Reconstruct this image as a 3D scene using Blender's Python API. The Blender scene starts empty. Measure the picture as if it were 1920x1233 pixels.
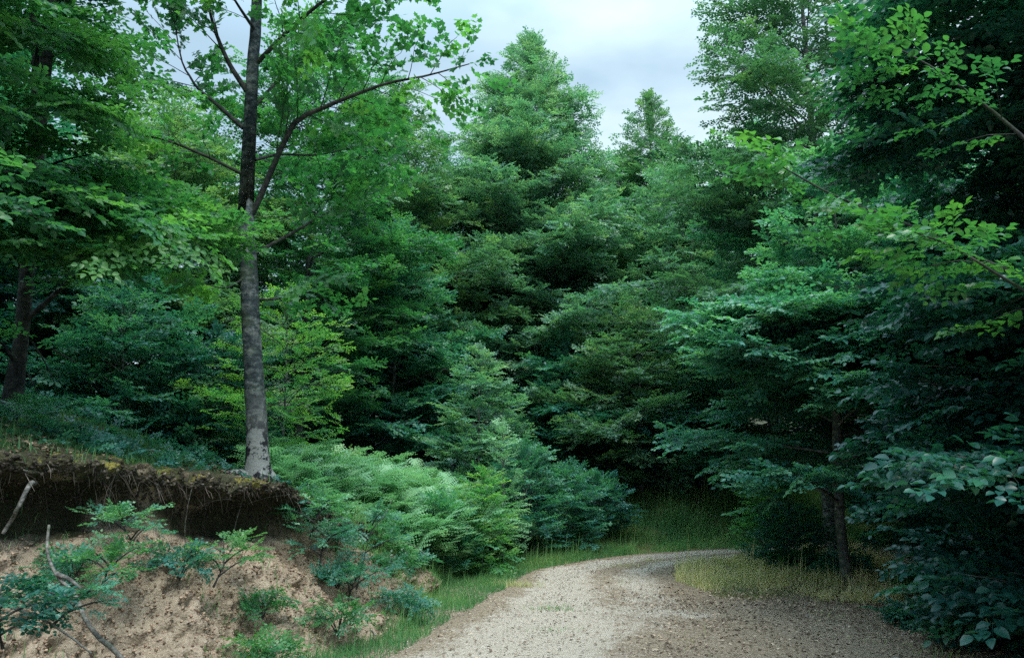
import bpy, math, random
import numpy as np
from math import radians, pi, sin, cos, tan, atan2

scene = bpy.context.scene
COL = scene.collection

# ------------------------------------------------------------------ camera
F_PX, CX, CY = 1600.0, 960.0, 616.5          # focal length and centre in photo pixels
PITCH = math.atan((880 - CY) / F_PX)
EYE = np.array([0.0, 0.0, 1.6])
cam_data = bpy.data.cameras.new("camera")
cam = bpy.data.objects.new("camera", cam_data)
COL.objects.link(cam)
cam.location = EYE
cam.rotation_euler = (pi / 2 + PITCH, 0, 0)
cam_data.lens = F_PX / 1920 * 36
cam_data.sensor_width = 36
cam_data.clip_start = 0.05
cam_data.clip_end = 2000
scene.camera = cam

# ------------------------------------------------------------------ world
SUN_EL, SUN_AZ = radians(60), radians(160)     # azimuth measured clockwise from +Y
world = bpy.data.worlds.new("World")
scene.world = world
world.use_nodes = True
nt = world.node_tree
nt.nodes.clear()
out = nt.nodes.new("ShaderNodeOutputWorld")
bg = nt.nodes.new("ShaderNodeBackground")
bg.inputs["Strength"].default_value = 0.1
sky = nt.nodes.new("ShaderNodeTexSky")
sky.sky_type = 'NISHITA'
sky.sun_disc = False
sky.sun_elevation = SUN_EL
sky.sun_rotation = SUN_AZ
tc = nt.nodes.new("ShaderNodeTexCoord")
mp = nt.nodes.new("ShaderNodeMapping")
mp.inputs["Scale"].default_value = (1.6, 1.6, 4.0)
mp.inputs["Location"].default_value = (0.35, 0.1, 0.55)
nz = nt.nodes.new("ShaderNodeTexNoise")
nz.inputs["Scale"].default_value = 1.7
nz.inputs["Detail"].default_value = 5
nz.inputs["Roughness"].default_value = 0.5
cr = nt.nodes.new("ShaderNodeValToRGB")
cr.color_ramp.elements[0].position = 0.42
cr.color_ramp.elements[0].color = (2.2, 3.1, 3.8, 1)
cr.color_ramp.elements[1].position = 0.60
cr.color_ramp.elements[1].color = (3.5, 4.4, 4.85, 1)
mx = nt.nodes.new("ShaderNodeMixRGB")
mx.inputs[0].default_value = 0.88
L = nt.links.new
L(tc.outputs["Generated"], mp.inputs["Vector"])
L(mp.outputs[0], nz.inputs["Vector"])
L(nz.outputs["Fac"], cr.inputs[0])
L(sky.outputs[0], mx.inputs[1])
L(cr.outputs[0], mx.inputs[2])
sx = nt.nodes.new("ShaderNodeSeparateXYZ")
L(tc.outputs["Generated"], sx.inputs[0])
mr = nt.nodes.new("ShaderNodeMapRange")
mr.inputs["From Min"].default_value = 0.45; mr.inputs["From Max"].default_value = 1.0
mr.inputs["To Min"].default_value = 1.0; mr.inputs["To Max"].default_value = 4.2
L(sx.outputs[2], mr.inputs["Value"])
vm = nt.nodes.new("ShaderNodeVectorMath"); vm.operation = 'SCALE'
L(mx.outputs[0], vm.inputs[0]); L(mr.outputs["Result"], vm.inputs["Scale"])
L(vm.outputs[0], bg.inputs["Color"])
L(bg.outputs[0], out.inputs["Surface"])

sun_data = bpy.data.lights.new("sun", 'SUN')
sun_data.energy = 1.5
sun_data.angle = radians(22)
sun_data.color = (1.0, 0.96, 0.88)
sun = bpy.data.objects.new("sun", sun_data)
COL.objects.link(sun)
sun.location = (0, 0, 40)
sun.rotation_euler = (pi / 2 - SUN_EL, 0, -SUN_AZ + pi)

scene.view_settings.view_transform = 'Standard'
scene.view_settings.look = 'None'
scene.view_settings.gamma = 1
scene.view_settings.exposure = 1.25
scene.render.engine = 'CYCLES'
scene.cycles.use_denoising = False
scene.cycles.max_bounces = 6
scene.cycles.diffuse_bounces = 3
scene.cycles.glossy_bounces = 2
scene.cycles.transmission_bounces = 2
scene.cycles.transparent_max_bounces = 4
scene.cycles.sample_clamp_indirect = 2
scene.cycles.sample_clamp_direct = 12

# ------------------------------------------------------------------ numeric helpers
def at(px, py, Y):
    """The world point seen at photo pixel (px, py) at distance Y down the road."""
    u = (px - CX) / F_PX
    v = -(py - CY) / F_PX
    d = np.array([u, cos(PITCH) - v * sin(PITCH), sin(PITCH) + v * cos(PITCH)])
    return EYE + d * (Y / d[1])

def hash3(ix, iy, iz):
    n = (ix.astype(np.int64) * 374761393 + iy.astype(np.int64) * 668265263 + iz.astype(np.int64) * 2147483647 + 1013904223) & 0xffffffff
    n = ((n ^ (n >> 13)) * 1274126177) & 0xffffffff
    n = (n ^ (n >> 16)) & 0xffffffff
    return n / 4294967295.0

def vnoise(p):
    i = np.floor(p); f = p - i; f = f * f * (3 - 2 * f); i = i.astype(np.int64)
    r = 0
    for dx in (0, 1):
        for dy in (0, 1):
            for dz in (0, 1):
                w = (f[..., 0] if dx else 1 - f[..., 0]) * (f[..., 1] if dy else 1 - f[..., 1]) * (f[..., 2] if dz else 1 - f[..., 2])
                r = r + w * hash3(i[..., 0] + dx, i[..., 1] + dy, i[..., 2] + dz)
    return r

def fbm(x, y, z=0.0, scale=1.0, octaves=4):
    x, y, z = np.broadcast_arrays(np.asarray(x, float), np.asarray(y, float), np.asarray(z, float))
    p = np.stack([x, y, z], -1) * scale + 17.3
    a, s, t = 0.5, 0.0, 0.0
    for _ in range(octaves):
        s = s + a * (vnoise(p) - 0.5); t += a
        p = p * 2.03 + 5.1; a *= 0.5
    return s / t * 2

def smooth(a, b, x):
    t = np.clip((x - a) / (b - a), 0, 1)
    return t * t * (3 - 2 * t)

def norm(v):
    return v / np.maximum(np.linalg.norm(v, axis=-1, keepdims=True), 1e-9)

def resample(pts, n):
    """Catmull-Rom style smooth resampling of a polyline (k, m) at n points."""
    pts = np.asarray(pts, float)
    seg = np.linalg.norm(np.diff(pts[:, :2 if pts.shape[1] < 4 else 3], axis=0), axis=1)
    t = np.concatenate([[0], np.cumsum(seg)])
    m = np.gradient(pts, t, axis=0) if len(pts) > 2 else np.repeat((pts[1:] - pts[:1]) / t[-1], 2, 0)
    q = np.linspace(0, t[-1], n)
    k = np.clip(np.searchsorted(t, q, side='right') - 1, 0, len(t) - 2)
    h = (t[k + 1] - t[k])[:, None]; u = ((q - t[k]) / (t[k + 1] - t[k]))[:, None]
    return ((2*u**3 - 3*u**2 + 1) * pts[k] + (u**3 - 2*u**2 + u) * h * m[k]
            + (-2*u**3 + 3*u**2) * pts[k + 1] + (u**3 - u**2) * h * m[k + 1])

# ------------------------------------------------------------------ terrain functions
# top edge of the cut bank on the left, going on as the foot of the slope beyond the road bend: x, y, height
LIP = np.array([(-9, -8, 1.5), (-6.6, -2, 1.6), (-5.2, 2, 1.65), (-4.3, 4.8, 1.68), (-3.75, 6.2, 1.68), (-3.2, 7.4, 1.55),
                (-2.75, 8.3, 1.42), (-2.25, 9.1, 1.28), (-1.95, 10.0, 0.98), (-1.75, 10.9, 0.72), (-1.3, 12.3, 0.36),
                (-0.75, 14.0, 0.14), (0.3, 16.0, 0.06), (2.0, 17.7, 0.06), (5.0, 19.6, 0.08), (9, 21.2, 0.1), (20, 22.5, 0.1),
                (60, 24, 0.1), (400, 30, 0.1)])
LIPR = resample(LIP, 2400)
_lx, _ly, _lz = LIPR.T
_lt = norm(np.gradient(LIPR[:, :2], axis=0))
_ln = np.stack([_lt[:, 1], -_lt[:, 0]], -1)    # towards the road

def lip_field(x, y):
    """Signed distance to the bank edge (positive behind it) and the bank height there."""
    shp = np.shape(x)
    x = np.ravel(x).astype(float); y = np.ravel(y).astype(float)
    D = np.empty_like(x); Z = np.empty_like(x)
    sub = slice(None, None, 2)
    for a in range(0, len(x), 20000):
        xx, yy = x[a:a+20000, None], y[a:a+20000, None]
        d2 = (xx - _lx[None, sub])**2 + (yy - _ly[None, sub])**2
        k = d2.argmin(1) * 2
        dx, dy = x[a:a+20000] - _lx[k], y[a:a+20000] - _ly[k]
        D[a:a+20000] = -(dx * _ln[k, 0] + dy * _ln[k, 1]) * 1.0
        sgn = np.sign(D[a:a+20000]); D[a:a+20000] = sgn * np.sqrt(d2.min(1))
        Z[a:a+20000] = _lz[k]
    return D.reshape(shp), Z.reshape(shp)

def base_h(x, y):
    h = 0.035 * fbm(x, y, 0, 0.45, 4)
    edge = 4.3 + 0.28 * np.clip(y - 8, 0, 8) + 0.15 * fbm(x, y, 3, 0.8, 2)
    drop = np.clip(x - edge, 0, 9) * smooth(19, 15.5, y)
    h = h - 0.55 * drop
    return h

def rise(D, y=None):
    return 0.26 * np.clip(D, 0, 4) + 0.06 * np.clip(D - 4, 0, 10) + .17 * np.clip(D - 14, 0, 45)

def terrain(x, y):
    x = np.asarray(x, float); y = np.asarray(y, float)
    D, Z = lip_field(x, y)
    h = base_h(x, y) + Z * smooth(0.45, 0.95, D) + rise(D) + smooth(0, 2, D) * 0.10 * fbm(x, y, 7, 0.7, 4)
    return h

def tz(x, y):
    return float(terrain(np.array([x]), np.array([y]))[0])

def top_z(x, y):
    D, Z = lip_field(x, y)
    return np.where(D < 1.15, base_h(x, y) + Z + .26 * np.clip(D, 0, 4) + .02, terrain(x, y))

# ------------------------------------------------------------------ mesh helpers
def tag(o, label=None, cat=None, group=None, kind=None):
    if label: o["label"] = label
    if cat: o["category"] = cat
    if group: o["group"] = group
    if kind: o["kind"] = kind
    return o

def link(name, me, mat, parent=None):
    o = bpy.data.objects.new(name, me)
    COL.objects.link(o)
    if mat is not None and not me.materials: me.materials.append(mat)
    if parent is not None:
        o.parent = parent
    return o

def empty(name, loc):
    o = bpy.data.objects.new(name, None)
    o.empty_display_size = 0.3
    o.location = loc
    COL.objects.link(o)
    return o

def raw_mesh(name, V, loops, sizes, attrs=None, smooth_shade=False):
    me = bpy.data.meshes.new(name)
    V = np.asarray(V, np.float32)
    me.vertices.add(len(V)); me.vertices.foreach_set("co", V.ravel())
    me.loops.add(len(loops)); me.loops.foreach_set("vertex_index", np.asarray(loops, np.int32))
    sizes = np.asarray(sizes, np.int32)
    me.polygons.add(len(sizes))
    st = np.zeros(len(sizes), np.int32); st[1:] = np.cumsum(sizes)[:-1]
    me.polygons.foreach_set("loop_start", st)
    me.polygons.foreach_set("loop_total", sizes)
    if smooth_shade:
        me.polygons.foreach_set("use_smooth", np.ones(len(sizes), bool))
    for k, a in (attrs or {}).items():
        at_ = me.attributes.new(k, 'FLOAT', 'POINT')
        at_.data.foreach_set("value", np.asarray(a, np.float32))
    me.update()
    me.validate()
    return me

def grid_mesh(name, P, attrs=None):
    """P (n, m, 3) grid of points to a smooth quad sheet."""
    n, m = P.shape[:2]
    idx = np.arange(n * m).reshape(n, m)
    q = np.stack([idx[:-1, :-1], idx[1:, :-1], idx[1:, 1:], idx[:-1, 1:]], -1).reshape(-1)
    at_ = {k: v.ravel() for k, v in (attrs or {}).items()}
    return raw_mesh(name, P.reshape(-1, 3), q, np.full(len(q) // 4, 4), at_, True)

class Wood:
    """Collects tapered tubes into one mesh."""
    def __init__(s): s.V = []; s.L = []; s.n = 0
    def tube(s, pts, rad, sides=6, lump=0.0, seed=0):
        pts = np.asarray(pts, float); n = len(pts)
        rad = np.asarray(rad, float) * np.ones(n)
        t = norm(np.gradient(pts, axis=0))
        ref = np.array([0.0, 0, 1]) if abs(t[:, 2]).mean() < 0.8 else np.array([0.0, 1, 0])
        a = norm(np.cross(t, ref)); b = np.cross(t, a)
        th = np.arange(sides) / sides * 2 * pi
        R = rad[:, None] * np.ones((n, sides))
        if lump:
            px_ = pts[:, None, :] + np.stack([np.cos(th), np.sin(th), 0 * th], -1)[None] * rad[:, None, None]
            R = R * (1 + lump * fbm(px_[..., 0], px_[..., 1], px_[..., 2] * 0.5 + seed, 7.0, 4))
        P = pts[:, None] + R[..., None] * (np.cos(th)[None, :, None] * a[:, None] + np.sin(th)[None, :, None] * b[:, None])
        i = s.n + np.arange(n * sides).reshape(n, sides)
        j = np.roll(i, -1, 1)
        s.L.append(np.stack([i[:-1], j[:-1], j[1:], i[1:]], -1).reshape(-1))
        s.V.append(P.reshape(-1, 3)); s.n += n * sides
    def mesh(s, name):
        Lp = np.concatenate(s.L)
        return raw_mesh(name, np.concatenate(s.V), Lp, np.full(len(Lp) // 4, 4), None, True)
    def build(s, name, mat, parent=None, origin=(0, 0, 0)):
        me = s.mesh(name)
        me.transform(__import__('mathutils').Matrix.Translation(-np.array(origin)))
        return link(name, me, mat, parent)

# ---- leaves, sprays, fronds as templates (x along, y across, z up), instanced by numpy into one mesh
def leaf_simple(L_=0.085, W_=0.055, fold=0.16):
    V = np.array([(0, 0, 0), (0.45*L_, -W_/2, fold*W_), (L_, 0, 0.0), (0.45*L_, W_/2, fold*W_)])
    return V, [0, 1, 2, 3], [4]
def leaf_oval(L_=0.095, W_=0.062, fold=0.2):
    z1 = fold * W_
    V = np.array([(0, 0, 0), (0.33*L_, 0, 0), (0.7*L_, 0, -0.02*L_), (L_, 0, -0.10*L_),
                  (0.12*L_, W_*0.28, z1*.4), (0.40*L_, W_*0.5, z1), (0.74*L_, W_*0.36, z1*.5),
                  (0.12*L_, -W_*0.28, z1*.4), (0.40*L_, -W_*0.5, z1), (0.74*L_, -W_*0.36, z1*.5)])
    lo = [0, 1, 5, 4, 1, 2, 6, 5, 2, 3, 6, 0, 7, 8, 1, 1, 8, 9, 2, 2, 9, 3]
    return V, lo, [4, 4, 3, 4, 4, 3]
def leaf_lobed(L_=0.10, W_=0.11, fold=0.1):
    pts = [(0, 0), (.12, .30), (.02, .50), (.34, .36), (.52, .52), (.62, .22), (1, 0), (.62, -.22), (.52, -.52), (.34, -.36), (.02, -.50), (.12, -.30)]
    V = np.array([(a*L_, b*W_, abs(b)*fold*W_) for a, b in pts])
    return V, [0, 1, 2, 3, 0, 3, 4, 5, 0, 5, 6, 7, 0, 7, 8, 9, 0, 9, 10, 11], [4, 4, 4, 4, 4]

def place(V, pos, d, n):
    d = norm(d); n = n - (n * d).sum(-1, keepdims=True) * d; n = norm(n); s = np.cross(n, d)
    return pos + V[:, :1] * d + V[:, 1:2] * s + V[:, 2:] * n

class Tmpl:
    def __init__(s): s.V = []; s.lo = []; s.sz = []; s.t = []; s.n = 0
    def add(s, V, lo, sz, tint):
        s.V.append(V); s.lo.append(np.array(lo) + s.n); s.sz.append(np.array(sz)); s.t.append(np.full(len(V), tint)); s.n += len(V)
    def done(s):
        s.V = np.concatenate(s.V); s.lo = np.concatenate(s.lo); s.sz = np.concatenate(s.sz); s.t = np.concatenate(s.t); return s

def spray_templates(leaf, count, nleaf=11, length=0.36, seed=1, rough=0.35, up=0.0, jitter=0.3, twigs=3):
    rng = np.random.default_rng(seed); outl = []
    for k in range(count):
        T = Tmpl()
        curve = rng.uniform(-.15, .1)
        for i in range(nleaf):
            t = (i + 0.7) / nleaf
            side = 1 if i % 2 else -1
            if i == nleaf - 1: side = 0
            p = np.array([t * length, 0, curve * t * t * length])
            a = side * radians(rng.uniform(38, 70)) + rng.normal(0, .12)
            d = np.array([cos(a), sin(a), rng.normal(up, jitter * .6)])
            n = np.array([rng.normal(0, rough), rng.normal(0, rough), 1.0])
            V, lo, sz = leaf
            sc = rng.uniform(.72, 1.12) * (1 - .25 * abs(t - .5))
            T.add(place(V * sc, p + d * 0.008, d, n), lo, sz, rng.uniform(-.12, .12) + 0.12 * t)
        for q in range(twigs):
            tq = .12 + .7 * (q + rng.uniform(.1, .9)) / twigs
            side = 1 if q % 2 else -1
            aq = side * radians(rng.uniform(35, 60)); lq = length * (.62 - .35 * tq) * rng.uniform(.8, 1.2)
            base = np.array([tq * length, 0, curve * tq * tq * length]); dq = np.array([cos(aq), sin(aq), rng.normal(0, .1)])
            nq = 5
            for i in range(nq):
                ti = (i + .8) / nq; sd_ = (1 if i % 2 else -1) * (i < nq - 1)
                a = aq + sd_ * radians(rng.uniform(38, 65))
                d = np.array([cos(a), sin(a), rng.normal(up, jitter * .6)]); n = np.array([rng.normal(0, rough), rng.normal(0, rough), 1.0])
                V, lo, sz = leaf
                T.add(place(V * rng.uniform(.65, 1.0), base + dq * ti * lq, d, n), lo, sz, rng.uniform(-.12, .12) + .12 * ti)
        w = 0.0016
        T.add(np.array([(0, -w*1.6, 0), (length*.95, -w*.5, curve*length*.9), (length*.95, w*.5, curve*length*.9), (0, w*1.6, 0)]), [0, 1, 2, 3], [4], -.35)
        outl.append(T.done())
    return outl

def frond_templates(count, length=0.75, pairs=13, sub=7, seed=3):
    """Bracken: a curved rachis with paired side leaflets, each cut into small lobes."""
    rng = np.random.default_rng(seed); outl = []
    for k in range(count):
        T = Tmpl()
        for i in range(pairs):
            t = 0.25 + 0.75 * (i + .5) / pairs
            x = length * t; z = 0.30 * length * sin(t * pi * .62) * 1.2 - 0.25 * length * t**3
            pl = 0.42 * length * (1.06 - t) ** 0.8 * (0.75 + .5 * min(1, (t - .2) * 4)) * rng.uniform(.85, 1.1)
            for side in (-1, 1):
                a = side * radians(66 - 22 * t)
                d = np.array([cos(a), sin(a), rng.normal(-.12, .1)]); d = d / np.linalg.norm(d)
                nn = np.array([rng.normal(0, .15), rng.normal(0, .15), 1.0])
                ns = max(2, int(sub * pl / (.4 * length)))
                for j in range(ns):
                    q = (j + .5) / ns
                    p = np.array([x, 0, z]) + d * pl * q
                    w = pl * .30 * (1 - q) ** .8 + .006
                    s_ = np.cross([0, 0, 1], d); s_ = s_ / np.linalg.norm(s_)
                    h = pl / ns * .40
                    V = np.array([p - d*h - s_*w*.1, p + d*h*.2 - s_*w - np.array([0, 0, .2*w]), p + d*h, p + d*h*.2 + s_*w - np.array([0, 0, .2*w])])
                    T.add(V, [0, 1, 2, 3], [4], rng.uniform(-.1, .1) + .1 * t)
        w = .004
        xs = np.linspace(0, length, 6)
        zs = [0.30*length*sin(q*pi*.62)*1.2 - .25*length*q**3 for q in np.linspace(0, 1, 6)]
        for i in range(5):
            T.add(np.array([(xs[i], -w, zs[i]), (xs[i+1], -w*.7, zs[i+1]), (xs[i+1], w*.7, zs[i+1]), (xs[i], w, zs[i])]), [0, 1, 2, 3], [4], .1)
        outl.append(T.done())
    return outl

class Foliage:
    def __init__(s, templates): s.T = templates; s.pos = []; s.d = []; s.n = []; s.sc = []; s.t = []
    def add(s, pos, d, n, sc, tint):
        pos = np.atleast_2d(pos); k = len(pos)
        s.pos.append(pos); s.d.append(np.broadcast_to(d, (k, 3))); s.n.append(np.broadcast_to(n, (k, 3)))
        s.sc.append(np.broadcast_to(sc, (k,))); s.t.append(np.broadcast_to(tint, (k,)))
    def count(s): return sum(len(p) for p in s.pos)
    def mesh(s, name, seed=0, keep=None):
        rng = np.random.default_rng(seed)
        pos = np.concatenate(s.pos); d = norm(np.concatenate(s.d)); n = np.concatenate(s.n); sc = np.concatenate(s.sc); t = np.concatenate(s.t)
        if keep is not None:
            m = keep(pos); pos, d, n, sc, t = pos[m], d[m], n[m], sc[m], t[m]
        n = norm(n - (n * d).sum(-1, keepdims=True) * d); sd = np.cross(n, d)
        tid = rng.integers(0, len(s.T), len(pos))
        Vs, Ls, Ss, Ts, off = [], [], [], [], 0
        for k, T in enumerate(s.T):
            m = tid == k; c = int(m.sum())
            if not c: continue
            V = T.V
            P = pos[m][:, None] + sc[m][:, None, None] * (V[None, :, :1] * d[m][:, None] + V[None, :, 1:2] * sd[m][:, None] + V[None, :, 2:] * n[m][:, None])
            Vs.append(P.reshape(-1, 3)); Ts.append((t[m][:, None] + T.t[None]).reshape(-1))
            Ls.append((T.lo[None] + (off + np.arange(c) * len(V))[:, None]).reshape(-1)); Ss.append(np.tile(T.sz, c)); off += c * len(V)
        return raw_mesh(name, np.concatenate(Vs), np.concatenate(Ls), np.concatenate(Ss), {"tint": np.concatenate(Ts)})

# ------------------------------------------------------------------ materials
def new_mat(name):
    m = bpy.data.materials.new(name); m.use_nodes = True
    m.node_tree.nodes.clear()
    return m, m.node_tree.nodes, m.node_tree.links.new

def ramp(N, stops, interp='LINEAR'):
    r = N.new("ShaderNodeValToRGB"); r.color_ramp.interpolation = interp
    e = r.color_ramp.elements
    while len(e) < len(stops): e.new(0.5)
    for k, (p, c) in enumerate(stops):
        e[k].position = p; e[k].color = (*c, 1)
    return r

def noise(N, Lk, scale, detail=5, rough=.55, vec=None):
    n = N.new("ShaderNodeTexNoise"); n.inputs["Scale"].default_value = scale
    n.inputs["Detail"].default_value = detail; n.inputs["Roughness"].default_value = rough
    if vec is not None: Lk(vec, n.inputs["Vector"])
    return n

def math_node(N, Lk, op, a, b=None, clamp=False):
    m = N.new("ShaderNodeMath"); m.operation = op; m.use_clamp = clamp
    for i, v in enumerate((a, b)):
        if v is None: continue
        if isinstance(v, (int, float)): m.inputs[i].default_value = v
        else: Lk(v, m.inputs[i])
    return m.outputs[0]

def mixc(N, Lk, fac, a, b, mode='MIX'):
    m = N.new("ShaderNodeMixRGB"); m.blend_type = mode
    for i, v in enumerate((fac, a, b)):
        if isinstance(v, (int, float)): m.inputs[i].default_value = v
        elif isinstance(v, tuple): m.inputs[i].default_value = (*v, 1)
        else: Lk(v, m.inputs[i])
    return m.outputs[0]

def leaf_mat(name, dark, mid, light, trans, trans_fac=0.42, rough=0.42, spec=0.45):
    m, N, Lk = new_mat(name)
    a = N.new("ShaderNodeAttribute"); a.attribute_name = "tint"
    g = N.new("ShaderNodeNewGeometry")
    nz_ = noise(N, Lk, 0.9, 2, .5, g.outputs["Position"])
    f = math_node(N, Lk, 'ADD', a.outputs["Fac"], math_node(N, Lk, 'MULTIPLY_ADD', nz_.outputs["Fac"], 0.5), True)
    mm = f.node; 
    # tint + noise*0.5 - 0.25
    nd = nz_.outputs["Fac"].links[0].to_node; nd.inputs[2].default_value = -0.25
    r = ramp(N, [(0.0, dark), (0.5, mid), (1.0, light)])
    Lk(f, r.inputs[0])
    back = mixc(N, Lk, 0.25, r.outputs[0], (mid[0]*2.2, mid[1]*1.7, mid[2]*1.9))
    col = mixc(N, Lk, g.outputs["Backfacing"], r.outputs[0], back)
    p = N.new("ShaderNodeBsdfPrincipled")
    Lk(col, p.inputs["Base Color"]); p.inputs["Roughness"].default_value = rough
    p.inputs["Specular IOR Level"].default_value = spec
    tr = N.new("ShaderNodeBsdfTranslucent")
    tcol = mixc(N, Lk, 1.0, r.outputs[0], trans, 'MULTIPLY')
    Lk(tcol, tr.inputs["Color"])
    ms = N.new("ShaderNodeMixShader"); ms.inputs[0].default_value = trans_fac
    o = N.new("ShaderNodeOutputMaterial")
    Lk(p.outputs[0], ms.inputs[1]); Lk(tr.outputs[0], ms.inputs[2]); Lk(ms.outputs[0], o.inputs["Surface"])
    return m

TR = (1.6, 2.0, 0.8)
M_BEECH = leaf_mat("beech_leaves", (.019, .102, .096), (.045, .190, .152), (.135, .32, .165), TR, .33)
M_DEEP = leaf_mat("deep_green_leaves", (.013, .083, .084), (.030, .145, .126), (.085, .25, .145), TR, .30)
M_FRESH = leaf_mat("fresh_green_leaves", (.035, .15, .09), (.085, .26, .10), (.26, .40, .10), TR, .42)
M_OLIVE = leaf_mat("olive_green_leaves", (.034, .108, .085), (.082, .195, .122), (.19, .30, .125), TR, .34)
M_BRACK = leaf_mat("bracken_leaves", (.10, .27, .15), (.19, .40, .22), (.30, .50, .26), (1.2, 1.4, .9), .35, .5, .35)
M_PALE = leaf_mat("pale_green_leaves", (.045, .145, .122), (.100, .240, .180), (.24, .37, .21), TR, .36)
M_LEFT = leaf_mat("warm_green_leaves", (.018, .088, .055), (.040, .160, .080), (.11, .27, .085), TR, .42)
M_GLOSS = leaf_mat("glossy_green_leaves", (.008, .058, .056), (.018, .095, .078), (.045, .18, .075), TR, .28, .38, .5)
M_LIME = leaf_mat("lime_green_leaves", (.016, .085, .05), (.040, .150, .055), (.10, .25, .05), TR, .38, .34, .5)

def grass_mat(name, c0, c1, c2):
    return leaf_mat(name, c0, c1, c2, (1.5, 1.6, .8), .35, .5, .3)
M_GRASS = grass_mat("green_grass", (.06, .19, .085), (.12, .30, .11), (.30, .40, .17))
M_DRY = grass_mat("dry_grass", (.18, .30, .14), (.44, .46, .24), (.66, .60, .40))

def bark_mat(name, c0, c1, c2, sc=1.0, base_dark=False):
    m, N, Lk = new_mat(name)
    t = N.new("ShaderNodeTexCoord"); mp_ = N.new("ShaderNodeMapping")
    mp_.inputs["Scale"].default_value = (11*sc, 11*sc, 17*sc); Lk(t.outputs["Object"], mp_.inputs[0])
    n1 = noise(N, Lk, 1.0, 8, .65, mp_.outputs[0])
    n2 = noise(N, Lk, 3.2*sc, 4, .6, t.outputs["Object"])
    r = ramp(N, [(.36, c0), (.50, c1), (.64, c2)]); Lk(n1.outputs["Fac"], r.inputs[0])
    moss = ramp(N, [(.52, (0, 0, 0)), (.66, (1, 1, 1))]); Lk(n2.outputs["Fac"], moss.inputs[0])
    c = mixc(N, Lk, math_node(N, Lk, 'MULTIPLY', moss.outputs[0], .45), r.outputs[0], (.045, .075, .035))
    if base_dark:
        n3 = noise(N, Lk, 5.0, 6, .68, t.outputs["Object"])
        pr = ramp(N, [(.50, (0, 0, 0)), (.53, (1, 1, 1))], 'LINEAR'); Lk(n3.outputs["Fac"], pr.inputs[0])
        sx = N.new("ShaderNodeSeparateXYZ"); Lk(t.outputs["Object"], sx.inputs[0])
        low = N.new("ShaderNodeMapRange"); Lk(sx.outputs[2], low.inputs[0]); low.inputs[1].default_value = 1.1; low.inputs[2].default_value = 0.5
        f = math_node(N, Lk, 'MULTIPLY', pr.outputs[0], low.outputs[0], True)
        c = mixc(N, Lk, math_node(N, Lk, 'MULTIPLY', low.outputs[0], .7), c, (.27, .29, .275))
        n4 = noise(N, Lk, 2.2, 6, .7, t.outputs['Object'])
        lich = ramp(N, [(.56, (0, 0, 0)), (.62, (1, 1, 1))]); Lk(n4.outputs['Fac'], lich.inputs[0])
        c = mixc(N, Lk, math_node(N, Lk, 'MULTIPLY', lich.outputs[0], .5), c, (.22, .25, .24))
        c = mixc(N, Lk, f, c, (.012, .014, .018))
    p = N.new("ShaderNodeBsdfPrincipled"); Lk(c, p.inputs["Base Color"]); p.inputs["Roughness"].default_value = .85; p.inputs["Specular IOR Level"].default_value = .2
    b = N.new("ShaderNodeBump"); b.inputs["Strength"].default_value = .8; b.inputs["Distance"].default_value = .02
    Lk(n1.outputs["Fac"], b.inputs["Height"]); Lk(b.outputs[0], p.inputs["Normal"])
    o = N.new("ShaderNodeOutputMaterial"); Lk(p.outputs[0], o.inputs[0])
    return m
M_BARK = bark_mat("beech_bark", (.035, .042, .04), (.08, .09, .085), (.18, .19, .175))
M_BARKM = bark_mat("grey_bark_pale_bands", (.010, .017, .021), (.032, .046, .052), (.125, .15, .15), 1.0, True)
M_DARKBARK = bark_mat("dark_bark", (.012, .014, .015), (.030, .033, .032), (.07, .072, .065))
M_DEAD = bark_mat("dead_wood", (.04, .042, .038), (.11, .11, .10), (.22, .215, .195), 1.6)

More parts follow.
